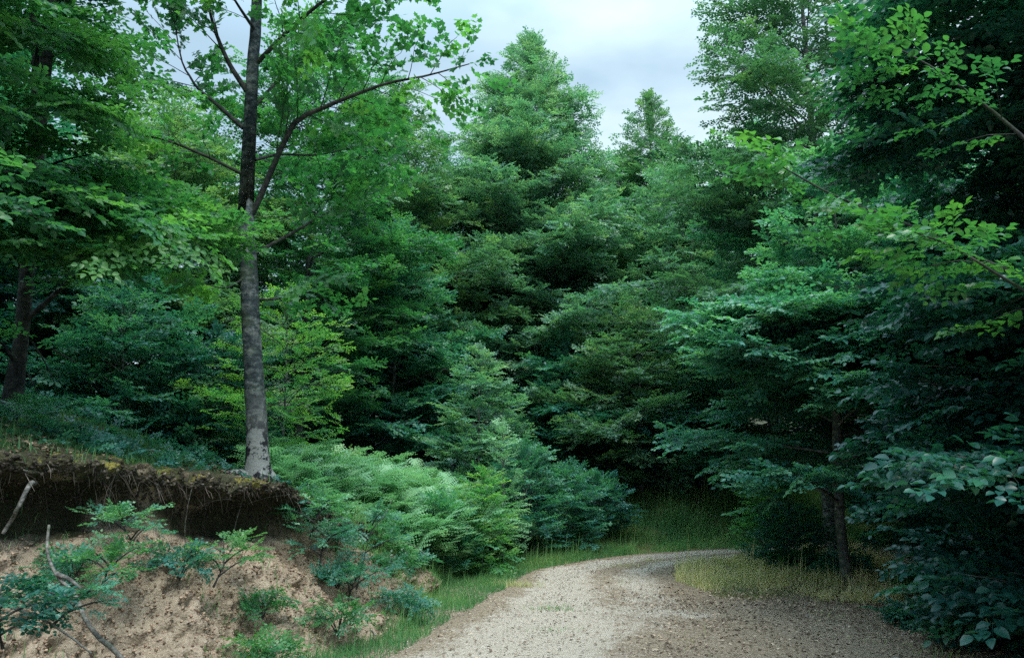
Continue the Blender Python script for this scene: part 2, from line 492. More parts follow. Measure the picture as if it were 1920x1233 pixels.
def soil_mat():
    """Earth, gravel, litter and moss; attributes say where each lies."""
    m, N, Lk = new_mat("soil")
    g = N.new("ShaderNodeNewGeometry"); P = g.outputs["Position"]
    def attr(nm):
        a = N.new("ShaderNodeAttribute"); a.attribute_name = nm; return a.outputs["Fac"]
    track, grassy, clay, moss, humus = attr("track"), attr("grassy"), attr("clay"), attr("moss"), attr("humus")
    n_f = noise(N, Lk, 42, 8, .72, P); n_m = noise(N, Lk, 6.5, 6, .62, P); n_l = noise(N, Lk, 1.3, 4, .6, P)
    vor = N.new("ShaderNodeTexVoronoi"); vor.inputs["Scale"].default_value = 55; Lk(P, vor.inputs["Vector"])
    litter = ramp(N, [(.30, (.08, .06, .042)), (.45, (.20, .155, .11)), (.56, (.31, .25, .18)), (.72, (.44, .375, .285))]); Lk(n_f.outputs["Fac"], litter.inputs[0])
    trk = ramp(N, [(.28, (.25, .21, .165)), (.5, (.42, .37, .30)), (.75, (.56, .51, .43))]); Lk(n_f.outputs["Fac"], trk.inputs[0])
    cly = ramp(N, [(.30, (.13, .085, .058)), (.48, (.28, .222, .160)), (.6, (.38, .305, .222)), (.78, (.47, .395, .30))]); Lk(n_m.outputs["Fac"], cly.inputs[0])
    cf = mixc(N, Lk, .5, cly.outputs[0], ramp_on(N, Lk, n_f.outputs["Fac"], [(.34, (.14, .105, .075)), (.5, (.37, .30, .22)), (.7, (.55, .47, .36))]))
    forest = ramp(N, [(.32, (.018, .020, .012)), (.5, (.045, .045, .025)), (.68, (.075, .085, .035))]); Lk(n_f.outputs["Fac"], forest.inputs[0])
    def soft(a, k=.9, lo=.35, hi=.65):
        s = math_node(N, Lk, 'ADD', a, math_node(N, Lk, 'MULTIPLY', math_node(N, Lk, 'SUBTRACT', n_m.outputs["Fac"], .5), k))
        s = math_node(N, Lk, 'ADD', s, math_node(N, Lk, 'MULTIPLY', math_node(N, Lk, 'SUBTRACT', n_f.outputs["Fac"], .5), k))
        mr = N.new("ShaderNodeMapRange"); mr.interpolation_type = 'SMOOTHSTEP'
        Lk(s, mr.inputs[0]); mr.inputs[1].default_value = lo; mr.inputs[2].default_value = hi
        return mr.outputs[0]
    c = mixc(N, Lk, soft(track), litter.outputs[0], trk.outputs[0])
    c = mixc(N, Lk, soft(clay), c, cf)
    gc = ramp_on(N, Lk, n_f.outputs["Fac"], [(.3, (.05, .06, .025)), (.5, (.12, .14, .05)), (.7, (.24, .24, .11))])
    c = mixc(N, Lk, soft(grassy), c, gc)
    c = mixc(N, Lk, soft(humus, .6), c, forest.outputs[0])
    mo = ramp_on(N, Lk, n_m.outputs["Fac"], [(.35, (.04, .05, .018)), (.5, (.12, .14, .03)), (.65, (.24, .21, .05))])
    c = mixc(N, Lk, soft(moss, 1.4), c, mo)
    p = N.new("ShaderNodeBsdfPrincipled"); Lk(c, p.inputs["Base Color"]); p.inputs["Roughness"].default_value = .92
    p.inputs["Specular IOR Level"].default_value = .2
    b = N.new("ShaderNodeBump"); b.inputs["Strength"].default_value = .9; b.inputs["Distance"].default_value = .03
    hgt = math_node(N, Lk, 'ADD', n_f.outputs["Fac"], math_node(N, Lk, 'MULTIPLY', vor.outputs["Distance"], .5))
    Lk(hgt, b.inputs["Height"]); Lk(b.outputs[0], p.inputs["Normal"])
    o = N.new("ShaderNodeOutputMaterial"); Lk(p.outputs[0], o.inputs[0])
    return m
def ramp_on(N, Lk, fac, stops):
    r = ramp(N, stops); Lk(fac, r.inputs[0]); return r.outputs[0]
M_SOIL = soil_mat()

def tint_mat(name, stops, rough=.8, spec=.3):
    m, N, Lk = new_mat(name)
    a = N.new("ShaderNodeAttribute"); a.attribute_name = "tint"
    r = ramp(N, stops); Lk(a.outputs["Fac"], r.inputs[0])
    p = N.new("ShaderNodeBsdfPrincipled"); Lk(r.outputs[0], p.inputs["Base Color"]); p.inputs["Roughness"].default_value = rough
    p.inputs["Specular IOR Level"].default_value = spec
    o = N.new("ShaderNodeOutputMaterial"); Lk(p.outputs[0], o.inputs[0])
    return m
M_LITTER = tint_mat("fallen_leaf", [(0, (.05, .034, .024)), (.4, (.15, .105, .07)), (.75, (.29, .22, .15)), (1, (.42, .34, .25))])
M_PEBBLE = tint_mat("pebble", [(0, (.12, .105, .09)), (.5, (.29, .26, .22)), (1, (.48, .44, .38))])
M_STONE = bark_mat("stone", (.12, .12, .11), (.26, .25, .23), (.42, .41, .38), .8)

# ------------------------------------------------------------------ ground sheet
def stretch(a, b, fine, far, n_far=26):
    mid = np.arange(a, b + 1e-6, fine)
    g = np.geomspace(fine, 1, n_far); 
    ext = np.cumsum(np.geomspace(fine * 1.3, far * .16, n_far)); ext = ext / ext[-1] * far
    return np.concatenate([a - ext[::-1], mid, b + ext])
gx = stretch(-9, 9, .075, 400, 50)
gy = stretch(1.5, 24, .075, 400, 50)
X, Y = np.meshgrid(gx, gy, indexing='ij')

ROAD_L = resample([(-3.4, -10), (-2.6, -2), (-1.75, 4), (-1.18, 7.25), (-.71, 9.5), (-.15, 11.9), (.42, 14.2), (1.6, 16), (3.1, 17.3), (5.2, 18.4), (9, 19.6), (20, 21.0), (45, 22)], 400)
ROAD_R = resample([(3.6, -10), (3.9, -2), (4.0, 4), (3.85, 7), (3.4, 9.4), (2.65, 11.3), (2.45, 12.8), (2.75, 14.2), (3.7, 15.3), (4.9, 16.2), (6.6, 17.0), (10, 17.9), (20, 18.8), (45, 19.5)], 400)

def masks(X, Y, H=None):
    D, Z = lip_field(X, Y)
    wob = fbm(X, Y, 2, .9, 3)
    # behind the lip is forest floor; in front to the right of the road too
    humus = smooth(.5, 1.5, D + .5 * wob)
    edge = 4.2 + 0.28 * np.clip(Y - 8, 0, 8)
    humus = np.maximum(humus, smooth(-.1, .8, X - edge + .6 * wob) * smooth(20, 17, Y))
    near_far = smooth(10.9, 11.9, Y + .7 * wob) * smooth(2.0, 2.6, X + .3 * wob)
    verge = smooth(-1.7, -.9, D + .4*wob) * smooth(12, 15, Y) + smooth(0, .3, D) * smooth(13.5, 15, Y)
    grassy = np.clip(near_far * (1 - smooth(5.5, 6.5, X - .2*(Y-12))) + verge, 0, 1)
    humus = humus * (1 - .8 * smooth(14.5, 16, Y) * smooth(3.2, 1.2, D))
    return D, Z, humus, grassy

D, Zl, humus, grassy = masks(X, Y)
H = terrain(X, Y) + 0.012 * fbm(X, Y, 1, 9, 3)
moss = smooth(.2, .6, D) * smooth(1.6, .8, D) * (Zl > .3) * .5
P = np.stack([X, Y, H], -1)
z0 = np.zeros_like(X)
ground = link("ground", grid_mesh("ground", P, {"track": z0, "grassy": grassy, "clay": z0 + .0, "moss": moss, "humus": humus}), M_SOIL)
tag(ground, kind="structure")

# road: a crowned strip whose edges dip under the ground
W = np.linspace(-.04, 1.04, 70)
RL, RR = ROAD_L, ROAD_R
RP = RL[:, None, :] * (1 - W)[None, :, None] + RR[:, None, :] * W[None, :, None]
keepr = (RP[:, 0, 1] > -8)
RP = RP[keepr]
rx, ry = RP[..., 0], RP[..., 1]
Wg = np.broadcast_to(W, rx.shape)
edge_w = np.minimum(Wg, 1 - Wg) + .05 * fbm(rx, ry, 5, 1.4, 3)
tr1 = np.exp(-((Wg - .22 - .05*smooth(6, 14, ry)) / .19) ** 2)
tr2 = np.exp(-((Wg - .60 - .12*smooth(8, 15, ry)) / .17) ** 2) * (.30 + .40 * smooth(7.5, 12, ry))
track = np.clip(tr1 + tr2, 0, 1) * .92 + .38 * fbm(rx, ry, 4, 1.3, 4)
rz = terrain(rx, ry) + .02 * smooth(-.01, .05, edge_w) - .035 * smooth(.02, -.04, edge_w) - .018 * np.clip(tr1 + tr2, 0, 1) + 0.006 * fbm(rx, ry, 1, 9, 3) + .010
rgr = smooth(.05, -.02, edge_w) * .6
road = link("gravel_road", grid_mesh("gravel_road", np.stack([rx, ry, rz], -1), {"track": track, "grassy": rgr, "clay": 0*rx + .12, "moss": 0*rx, "humus": 0*rx}), M_SOIL)
tag(road, kind="structure")

# cut bank with its undercut lip
sel = (LIPR[:, 1] > 1.0) & (LIPR[:, 1] < 14.6)
lp = resample(LIPR[sel][::8], 620); lt = norm(np.gradient(lp[:, :2], axis=0)); ln = np.stack([lt[:, 1], -lt[:, 0]], -1)
prof_t = np.linspace(0, 1, 150)
#        offset towards road (x zl), height (x zl)
keys_t = [0, .06, .40, .52, .60, .68, .74, .79, .84, .90, 1.0]
ko_deep = np.array([1.02, .86, .30, .06, -.22, -.28, -.10, .10, .12, .02, -1.0])
ko_flat = np.array([1.02, .86, .30, .14, .08, .05, .04, .04, .03, -.05, -1.0])
kz_deep = np.array([-.08, .04, .48, .63, .68, .80, .87, .90, .95, 1.0, 1.0])
kz_flat = np.array([-.08, .04, .46, .64, .76, .86, .92, .95, .98, 1.0, 1.0])
s_y = lp[:, 1]
deep = smooth(4.6, 6.6, s_y) * smooth(9.5, 8.6, s_y) * (1.0 - .75 * np.exp(-((s_y - 7.65) / .34) ** 2) + .30 * fbm(lp[:, 0], lp[:, 1], 0, 2.2, 3))
deep = np.clip(deep, 0, 1.1)[:, None]
off = (1 - deep) * np.interp(prof_t, keys_t, ko_flat)[None] + deep * np.interp(prof_t, keys_t, ko_deep)[None]
hz = (1 - deep) * np.interp(prof_t, keys_t, kz_flat)[None] + deep * np.interp(prof_t, keys_t, kz_deep)[None]
zl = lp[:, 2][:, None]
zs_ = np.maximum(zl, .12)
off_m = np.where(off > 0, off * (zs_ * .95 + .08), off * (.85 + .4 * zs_))
bx = lp[:, 0][:, None] + ln[:, 0][:, None] * off_m
by = lp[:, 1][:, None] + ln[:, 1][:, None] * off_m
bb = base_h(bx, by)
Db, _ = lip_field(bx, by)
top = smooth(.84, .92, prof_t)[None] + 0 * bx
bz = bb + hz * zl + top * (.26 * np.clip(Db, 0, 4) + .03 - .16 * smooth(.97, 1.0, prof_t)[None])
# relief: gullies down the slope, lumps, clods
slope_m = smooth(.02, .12, prof_t)[None] * smooth(.62, .5, prof_t)[None]
arc = np.cumsum(np.concatenate([[0], np.linalg.norm(np.diff(lp[:, :2], axis=0), axis=1)]))[:, None] + 0 * bx
gul = fbm(arc * 1.0, prof_t[None] * .8 + 0 * bx, 3, 1.5, 3)
lump = fbm(bx, by, bz, 3.2, 5)
clod = np.abs(fbm(bx, by, bz, 9, 4))
ridge = 1 - np.abs(fbm(bx, by, bz, 2.0, 4)) * 2
disp = slope_m * (.36 * gul * np.minimum(zl, 1) + .16 * lump + .10 * ridge - .16 * clod) * smooth(0, .5, zl)
lipm = smooth(.64, .74, prof_t)[None] * smooth(.97, .86, prof_t)[None]
under = (smooth(.60, .72, prof_t) * smooth(.96, .84, prof_t))[None]
bz = bz + under * (.16 * 1.4 * fbm(arc, 0 * arc, 4, 1.6, 4) + .05 * fbm(arc, 0 * arc, 2, 7, 3)) * smooth(0, .8, zl)
disp = disp + lipm * (.13 * lump + .16 * clod + .12 * fbm(arc, bz * .3, 1, 2.6, 4) + .05 * fbm(bx, by, bz, 18, 3)) * smooth(0, .7, zl)
bx = bx + ln[:, 0][:, None] * disp; by = by + ln[:, 1][:, None] * disp; bz = bz + .55 * disp
pt = prof_t[None] + 0 * bx
moss_b = smooth(.76, .84, pt) * (.30 + .6 * fbm(bx, by, 9, 2.6, 3)) * smooth(1.0, .93, pt)
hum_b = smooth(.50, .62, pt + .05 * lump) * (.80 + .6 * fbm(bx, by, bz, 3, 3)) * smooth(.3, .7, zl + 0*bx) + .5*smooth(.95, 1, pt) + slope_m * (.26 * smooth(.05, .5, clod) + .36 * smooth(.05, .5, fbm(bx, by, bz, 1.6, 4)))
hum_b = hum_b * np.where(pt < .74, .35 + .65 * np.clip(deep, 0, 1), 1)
clay_b = 1.0 * smooth(0, .07, pt + .04 * lump) * (1 - .5 * smooth(.86, .92, pt))
grs_b = np.clip(.50 * smooth(.2, 0, pt) + .5 * smooth(11.5, 13.5, by), 0, 1)
bank = link("earth_bank", grid_mesh("earth_bank", np.stack([bx, by, bz], -1), {"track": 0*bx, "grassy": grs_b, "clay": clay_b, "moss": moss_b, "humus": hum_b}), M_SOIL)
tag(bank, kind="structure")
def bank_pt(y, t):
    """Point on the bank surface at lip distance y and profile position t."""
    i = int(np.argmin(abs(lp[:, 1] - y))); j = int(round(t * 149))
    return np.array([bx[i, j], by[i, j], bz[i, j]])

# ------------------------------------------------------------------ tree builder
S_MID = spray_templates(leaf_simple(.090, .060), 16, 11, .36, 1, .5)
S_FINE = spray_templates(leaf_simple(.066, .044), 14, 12, .30, 2, .42)
S_FAR = spray_templates(leaf_simple(.135, .095), 10, 9, .55, 4, .45, 0, .3, 4)
S_NEAR = spray_templates(leaf_oval(.098, .064), 14, 10, .40, 5, .42)
S_LOBE = spray_templates(leaf_lobed(.086, .092), 14, 9, .34, 6, .55, -.12, .5, 1)
S_OVAL = spray_templates(leaf_oval(.082, .054), 14, 11, .36, 7, .45)
S_FROND = frond_templates(8)

def rot_h(v, a):
    """Rotate (n,3) vectors about the vertical by angle a (n)."""
    c, s = np.cos(a), np.sin(a)
    return np.stack([v[..., 0]*c - v[..., 1]*s, v[..., 0]*s + v[..., 1]*c, v[..., 2]], -1)

def clothe(F, Wd, rng, path, rad, sp, start=.22):
    """Grow flat side branches and leafy sprays along one limb."""
    seg = np.linalg.norm(np.diff(path, axis=0), axis=1); Ln = seg.sum()
    tt = np.concatenate([[0], np.cumsum(seg)]) / Ln
    gap = sp['gap']; n2 = max(3, int(Ln * (1 - start) / gap * 1.45))
    ts = start + (1 - start) * (np.arange(n2) + rng.uniform(.2, .8, n2)) / n2
    tilt_l = rng.normal(0, .14)
    Psh, Dsh = [], []
    for k, t in enumerate(ts):
        p0 = np.array([np.interp(t, tt, path[:, i]) for i in range(3)])
        p1 = np.array([np.interp(min(1, t + .04), tt, path[:, i]) for i in range(3)])
        pm = np.array([np.interp(max(0, t - .04), tt, path[:, i]) for i in range(3)])
        dv = norm(p1 - pm)
        side = 1 if k % 2 else -1
        a = side * rng.uniform(.65, 1.05)
        d2 = rot_h(dv[None] * np.array([1, 1, .5]), np.array([a]))[0]
        d2[2] += rng.normal(sp['lift'], .12) + tilt_l * side; d2 = norm(d2)
        L2 = min(Ln, sp['l2max']) * sp['l2'] * ((1 - t) ** .7 + .22) * rng.uniform(.7, 1.25)
        n = 5; q = np.linspace(0, 1, n)[:, None]
        pts = p0 + d2 * q * L2 + np.array([0, 0, -sp['droop']]) * (q ** 2) * L2 + rng.normal(0, .03 * L2, (n, 3)) * q
        if Wd is not None and L2 > .35: Wd.tube(pts, np.linspace(max(.005, rad * .35 * (1 - t * .5)), .0025, n), 3)
        Psh.append((pts, L2))
    Psh.append((path[-3:], np.linalg.norm(path[-1] - path[-3])))
    for pts, L2 in Psh:
        ns = max(2, int(L2 / sp['sgap'] * 1.2))
        q = (np.arange(ns) + rng.uniform(.1, .9, ns)) / ns * .92 + .08; q[-1] = 1.0
        kk = np.linspace(0, 1, len(pts))
        pos = np.stack([np.interp(q, kk, pts[:, i]) for i in range(3)], -1)
        dv = norm(pts[-1] - pts[0])
        sd = np.where(np.arange(ns) % 2, 1, -1) * rng.uniform(.45, 1.0, ns); sd[-1] = 0
        dd = rot_h(np.repeat(dv[None], ns, 0), sd)
        dd[:, 2] += rng.normal(sp['slift'], .16, ns)
        nn = np.stack([rng.normal(0, sp['wild'], ns), rng.normal(0, sp['wild'], ns), np.ones(ns)], -1)
        if sp['thin'] < 1:
            m = rng.random(ns) < sp['thin']; 
            if not m.any(): m[-1] = True
            pos, dd, nn, q = pos[m], dd[m], nn[m], q[m]
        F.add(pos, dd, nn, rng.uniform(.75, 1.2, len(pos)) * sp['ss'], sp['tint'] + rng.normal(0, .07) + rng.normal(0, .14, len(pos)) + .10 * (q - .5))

BASE = dict(gap=.17, l2=.52, l2max=3.0, lift=.05, droop=.18, sgap=.15, slift=-.02, wild=.25, thin=1.0, ss=1.0, tint=.40)

def limb_path(rng, p0, az, Ln, el0, el1, n=8, wob=.05):
    q = np.linspace(0, 1, n)
    el = el0 + (el1 - el0) * q
    azs = az + np.cumsum(rng.normal(0, wob, n))
    st = np.stack([np.cos(el) * np.sin(azs), np.cos(el) * np.cos(azs), np.sin(el)], -1) * Ln / (n - 1)
    pts = p0 + np.concatenate([np.zeros((1, 3)), np.cumsum(st[:-1], 0)])
    return pts

def env_cone(t, k=.75):
    return (1 - t) ** k
def env_egg(t):
    return np.sin(np.clip(t * .88 + .12, 0, 1) * pi) ** .6 * (1 - .25 * t)
def env_layer(t):
    return np.minimum(1, (1 - t) ** .62 * 1.05) * (0.72 + .28 * np.minimum(1, t * 4))

def make_tree(name, label, cat, x, y, H, R, crown0=.12, nprim=60, mat=None, bark=None, spr=None, seed=0, env=env_cone, lean=(0, 0),
              r0=None, group=None, sp=None, el=(.75, .05), el_top=.9, trunk_pts=None, extra=None, keep=None, zb=None, jit=(.48, 1.30), trunk_lump=.08, squash=1.0):
    rng = np.random.default_rng(seed)
    s = dict(BASE); s.update(sp or {}); s0_thin = s['thin']; tint0 = s['tint']
    z = tz(x, y) - .05 if zb is None else zb
    root = empty(name, (x, y, z)); tag(root, label, cat, group)
    r0 = r0 or .0085 * H + .01
    F = Foliage(spr or S_MID); Wd = Wood()
    if trunk_pts is None:
        q = np.linspace(0, 1, 22)
        tp = np.stack([lean[0] * q + .02 * H * fbm(q * 3, seed * 1.7, 0, 1, 3), lean[1] * q + .02 * H * fbm(q * 3, seed * 2.9, 5, 1, 3), H * q], -1)
        tp[:, :2] -= tp[0, :2]
    else:
        tp = resample(trunk_pts, 40)
    hh = np.linspace(0, 1, len(tp))
    rr = r0 * ((1 - hh) ** .85 * .97 + .03) * (1 + .7 * np.exp(-hh * H / (.16 + r0)))
    Wd.tube(tp, rr, 14 if H > 5 else 7, trunk_lump, seed)
    ga = 2.39996
    az0 = rng.uniform(0, 6.28)
    nprim = int(nprim * 1.12)
    for k in range(nprim):
        t = crown0 + (1 - crown0) * ((k + rng.uniform(0, 1)) / nprim) ** .92
        if t > .995: t = .995
        tc_ = (t - crown0) / (1 - crown0)
        Lp = R * float(env(tc_)) * rng.uniform(*jit) + .12
        az = az0 + ga * k + rng.normal(0, .25)
        p0 = np.array([np.interp(t, hh, tp[:, i]) for i in range(3)])
        e0 = el[0] + (el_top - el[0]) * tc_ ** 2 + rng.normal(0, .1)
        e1 = el[1] + (el_top - .35 - el[1]) * tc_ ** 2 + rng.normal(0, .12)
        pth = limb_path(rng, p0, az, Lp, e0, e1, 8, .07)
        rad = max(.008, float(np.interp(t, hh, rr)) * .38)
        Wd.tube(pth, np.linspace(rad, .004, 8), 5)
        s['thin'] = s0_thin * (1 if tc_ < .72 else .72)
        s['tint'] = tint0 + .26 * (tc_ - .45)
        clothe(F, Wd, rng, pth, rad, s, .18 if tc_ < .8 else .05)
    s['thin'] = s0_thin
    # leader
    clothe(F, None, rng, tp[-4:], .01, s, 0)
    if extra: extra(F, Wd, rng, s, root)
    wo = link("trunk", Wd.mesh("trunk"), bark or M_BARK, root)
    print(name, seed, "sprays", F.count())
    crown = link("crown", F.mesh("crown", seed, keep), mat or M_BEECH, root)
    return root

def copy_tree(root, x, y, rz, sc, label, group=None, dz=0.0):
    c = root.copy(); COL.objects.link(c)
    c.location = (x, y, tz(x, y) - .08 + dz); c.rotation_euler = (0, 0, rz); c.scale = (sc[0], sc[0], sc[1])
    c["label"] = label
    if group: c["group"] = group
    for ch in root.children:
        k = ch.copy(); COL.objects.link(k); k.parent = c
    return c

def px_tree(px, py_top, Yd, base_px=None):
    """x, height for a tree whose tip shows at (px, py_top) at distance Yd."""
    p = at(px, py_top, Yd)
    x = p[0] if base_px is None else (base_px - CX) / F_PX * Yd * 1.0
    return x, p[2] - tz(x, Yd)

G_MID = "beech trees across the bend"
LAY = dict(gap=.17, l2=.50, droop=.20, wild=.38)

# ---- the wood beyond the bend
x, h = px_tree(1000, 78, 26)
t_centre = make_tree("beech_tree", "tall conical beech with the highest tip, standing in the middle beyond the bend", "tree", x, 26, h, 4.9, .06, 150, M_PALE, seed=11, jit=(.72, 1.12),
    env=lambda t: np.minimum(1, 1.15 * (1 - t) ** .80), el=(.34, .10), el_top=1.05, group=G_MID, sp=dict(LAY, tint=.45, gap=.18, wild=.55))
x, h = px_tree(1212, 190, 29)
t_rc = make_tree("beech_tree", "dark tipped beech right of the tallest one, with two thin bare shoots on top", "tree", x, 29, h, 4.3, .1, 100, M_OLIVE, seed=12, jit=(.7, 1.12),
    env=lambda t: np.minimum(1, 1.1 * (1 - t) ** .8), el=(.4, .05), el_top=1.1, group=G_MID, sp=dict(LAY, tint=.34, gap=.22))
x, h = px_tree(745, 178, 24)
t_lc = make_tree("beech_tree", "broad round topped beech left of the tallest one, behind the bracken", "tree", x, 24, h, 3.8, .1, 66, M_OLIVE, seed=13,
    env=lambda t: np.minimum(1, 1.15 * (1 - t) ** .6), el=(.55, .1), el_top=1.0, group=G_MID, sp=dict(LAY, tint=.42))
x, h = px_tree(838, 275, 28)
make_tree("beech_tree", "lower beech filling the dip between the tallest beech and the round topped one", "tree", x, 28, h, 3.0, .15, 50, M_BEECH, seed=14,
    env=lambda t: np.minimum(1, 1.15 * (1 - t) ** .8), el=(.5, .1), group=G_MID, sp=dict(LAY, gap=.24))
x, h = px_tree(1290, 285, 25)
make_tree("beech_tree", "low pale beech beside the dark tipped one, next to the tall tree on the right", "tree", x, 25, h, 2.8, .1, 54, M_PALE, seed=15,
    env=env_egg, el=(.5, .1), group=G_MID, sp=dict(LAY, gap=.20, tint=.4, wild=.5))
x, h = px_tree(1195, 585, 21.5)
make_tree("young_beech", "young beech with flat layered branches low in front of the dark tipped tree", "tree", x, 21.5, h, 2.4, .05, 40, M_OLIVE, seed=16,
    env=lambda t: np.minimum(1, 1.15 * (1 - t) ** .8), el=(.4, .15), el_top=.9, sp=dict(LAY, tint=.42), spr=S_MID)
x, h = px_tree(1060, 640, 22.5)
make_tree("young_beech", "dark young beech under the tallest beech, close to the grassy slope", "tree", x, 22.5, h, 2.2, .05, 32, M_BEECH, seed=17,
    env=lambda t: np.minimum(1, 1.15 * (1 - t) ** .8), el=(.4, .15), el_top=.9, sp=dict(LAY, tint=.3))
x, h = px_tree(740, 430, 21)
make_tree("beech_tree", "mid height beech with drooping layers behind the yellow green sapling", "tree", x, 21, h, 3.0, .05, 52, M_BEECH, seed=18,
    env=lambda t: np.minimum(1, 1.15 * (1 - t) ** .8), el=(.35, .05), el_top=1.0, sp=dict(LAY, tint=.5), group=G_MID)
x, h = px_tree(1320, 640, 21)
make_tree("young_beech", "shaded young beech at the head of the grassy slope, half hidden by the roadside tree", "tree", x, 23.4, h, 1.8, .1, 30, M_DEEP, seed=19,
    env=env_layer, el=(.35, 0), sp=dict(LAY, tint=.25))

# ---- left wood behind the bank
x, h = px_tree(590, 40, 18)
make_tree("beech_tree", "light green beech directly behind the tall grey trunk, right of it", "tree", x, 18, h, 2.7, .12, 62, M_LEFT, seed=21,
    env=env_egg, el=(.5, .05), sp=dict(LAY, tint=.45, thin=.8, wild=.5), group="beeches behind the bank")
x, h = px_tree(330, 235, 16)
t_l2 = make_tree("beech_tree", "yellowish green beech filling the space below the sky gap, left of the grey trunk", "tree", x, 16, h, 2.6, .12, 58, M_OLIVE, seed=22,
    env=env_egg, el=(.5, .05), sp=dict(LAY, tint=.55), group="beeches behind the bank")
x, h = px_tree(110, 330, 14.5)
make_tree("beech_tree", "shaded beech between the leaning dark trunk and the tree under the sky gap", "tree", x, 14.5, h, 2.4, .1, 50, M_DEEP, seed=23,
    env=env_egg, el=(.45, .0), sp=dict(LAY, tint=.45), group="beeches behind the bank")
x, h = px_tree(240, 570, 12.5)
make_tree("young_beech", "low spreading young beech with pale layered sprays right of the leaning trunk", "tree", x, 12.5, h, 1.5, .05, 30, M_BEECH, seed=24,
    env=env_layer, el=(.4, .0), sp=dict(LAY, tint=.5, gap=.15), spr=S_OVAL)
x, h = px_tree(400, 640, 13)
make_tree("young_beech", "dark low young beech touching the left side of the tall grey trunk", "tree", x, 13, h, 1.1, .05, 22, M_DEEP, seed=25,
    env=env_layer, el=(.4, .0), sp=dict(LAY, tint=.35, gap=.16), spr=S_OVAL)
x, h = px_tree(575, 560, 12.8, 537)
make_tree("beech_sapling", "yellow green sapling with bright fanned leaves just right of the grey trunk", "sapling", x, 12.8, h, 1.35, .08, 30, M_FRESH, seed=26,
    env=env_layer, el=(.45, .12), sp=dict(LAY, tint=.60, gap=.14, ss=.8), spr=S_FINE, r0=.03)

# ---- saplings and bushes between bracken and road
x, h = px_tree(895, 665, 16.8)
make_tree("beech_sapling", "pointed blue green sapling rising behind the bracken in the middle", "sapling", x, 16.8, h, 1.25, .03, 42, M_PALE, seed=31,
    env=env_cone, el=(.55, .15), sp=dict(gap=.11, sgap=.10, tint=.42, ss=.9), spr=S_FINE, r0=.03)
x, h = px_tree(945, 800, 14.6)
make_tree("willow_sapling", "thin pale upright sapling with silvery leaves at the edge of the bracken", "sapling", x, 14.6, h, .42, .05, 26, M_BRACK, seed=32,
    env=env_cone, el=(.95, .5), sp=dict(gap=.10, sgap=.10, tint=.4, ss=.6, thin=.7), spr=S_FINE, r0=.016)
x, h = px_tree(905, 895, 13.4)
make_tree("beech_sapling", "small yellow green sapling between the bracken and the grass verge", "sapling", x, 13.4, h, .42, .03, 20, M_FRESH, seed=33,
    env=env_layer, el=(.6, .2), sp=dict(gap=.10, sgap=.09, tint=.38, ss=.8), spr=S_FINE, r0=.014)
for i, (px, py, yd, R, lab, mt, ti) in enumerate([
        (985, 850, 15.8, .95, "rounded dark green bush behind the willowy sapling", M_DEEP, .6),
        (1060, 890, 16.9, .85, "dark bush with layered leaves where the grass verge widens", M_DEEP, .55),
        (1120, 905, 18.2, .7, "low dark bush, the one farthest along the verge before the bend", M_DEEP, .4),
        (830, 950, 12.9, .5, "low grey green bush at the front of the bracken", M_BEECH, .7)]):
    x, h = px_tree(px, py, yd)
    make_tree("leafy_bush", lab, "bush", x, yd, h, R, .02, 30, mt, seed=40 + i, env=env_layer, el=(.8, .3), el_top=1.2,
              sp=dict(gap=.11, sgap=.10, tint=ti, ss=.85), spr=S_FINE, r0=.014, group="bushes along the verge")

# ---- right side trees
x, h = px_tree(1490, -190, 17)
make_tree("beech_tree", "tall tree with ragged branches against the sky on the right, its top out of view", "tree", x, 17, h, 3.3, .22, 80, M_OLIVE, seed=51,
    env=lambda t: env_layer(t), el=(.45, .05), el_top=1.0, sp=dict(gap=.20, sgap=.16, tint=.30, thin=.95, wild=.4), spr=S_MID, r0=.15)
p = at(1595, 1086, 12.4)
def h_trunk():
    a = at(1597, 1090, 12.4); b = at(1583, 1030, 12.4); c = at(1575, 950, 12.4); d = at(1572, 860, 12.4); e = at(1560, 300, 12.6)
    T = np.array([a, b, c, d, (d + e) / 2 + np.array([.1, 0, 0]), e]); T = T - a; return T
make_tree("roadside_beech", "beech with a thin crooked grey trunk at the edge of the gravel on the right", "tree", p[0], 12.4, 6.6, 2.7, .21, 64, M_BEECH, seed=52,
    env=lambda t: env_layer(t) * (1.0), el=(.30, .05), el_top=.9, sp=dict(gap=.16, tint=.55, sgap=.14), spr=S_OVAL, jit=(.7, 1.12), r0=.085, trunk_pts=h_trunk(), zb=tz(p[0], 12.4) - .03, bark=M_BARK, trunk_lump=.12)
make_tree("beech_tree", "dense shaded beech behind the roadside beech, filling the dark hollow on the right", "tree", 7.2, 14.6, 8.5, 3.0, .08, 66, M_DEEP, seed=53,
    env=env_layer, el=(.4, 0), sp=dict(LAY, tint=.35))
make_tree("beech_tree", "beech with large dark glossy leaves on the slope at the right edge", "tree", 6.6, 9.2, 10.0, 2.9, .05, 84, M_GLOSS, seed=54,
    env=env_layer, el=(.35, .0), sp=dict(gap=.15, tint=.36, sgap=.14, droop=.2), spr=S_NEAR)

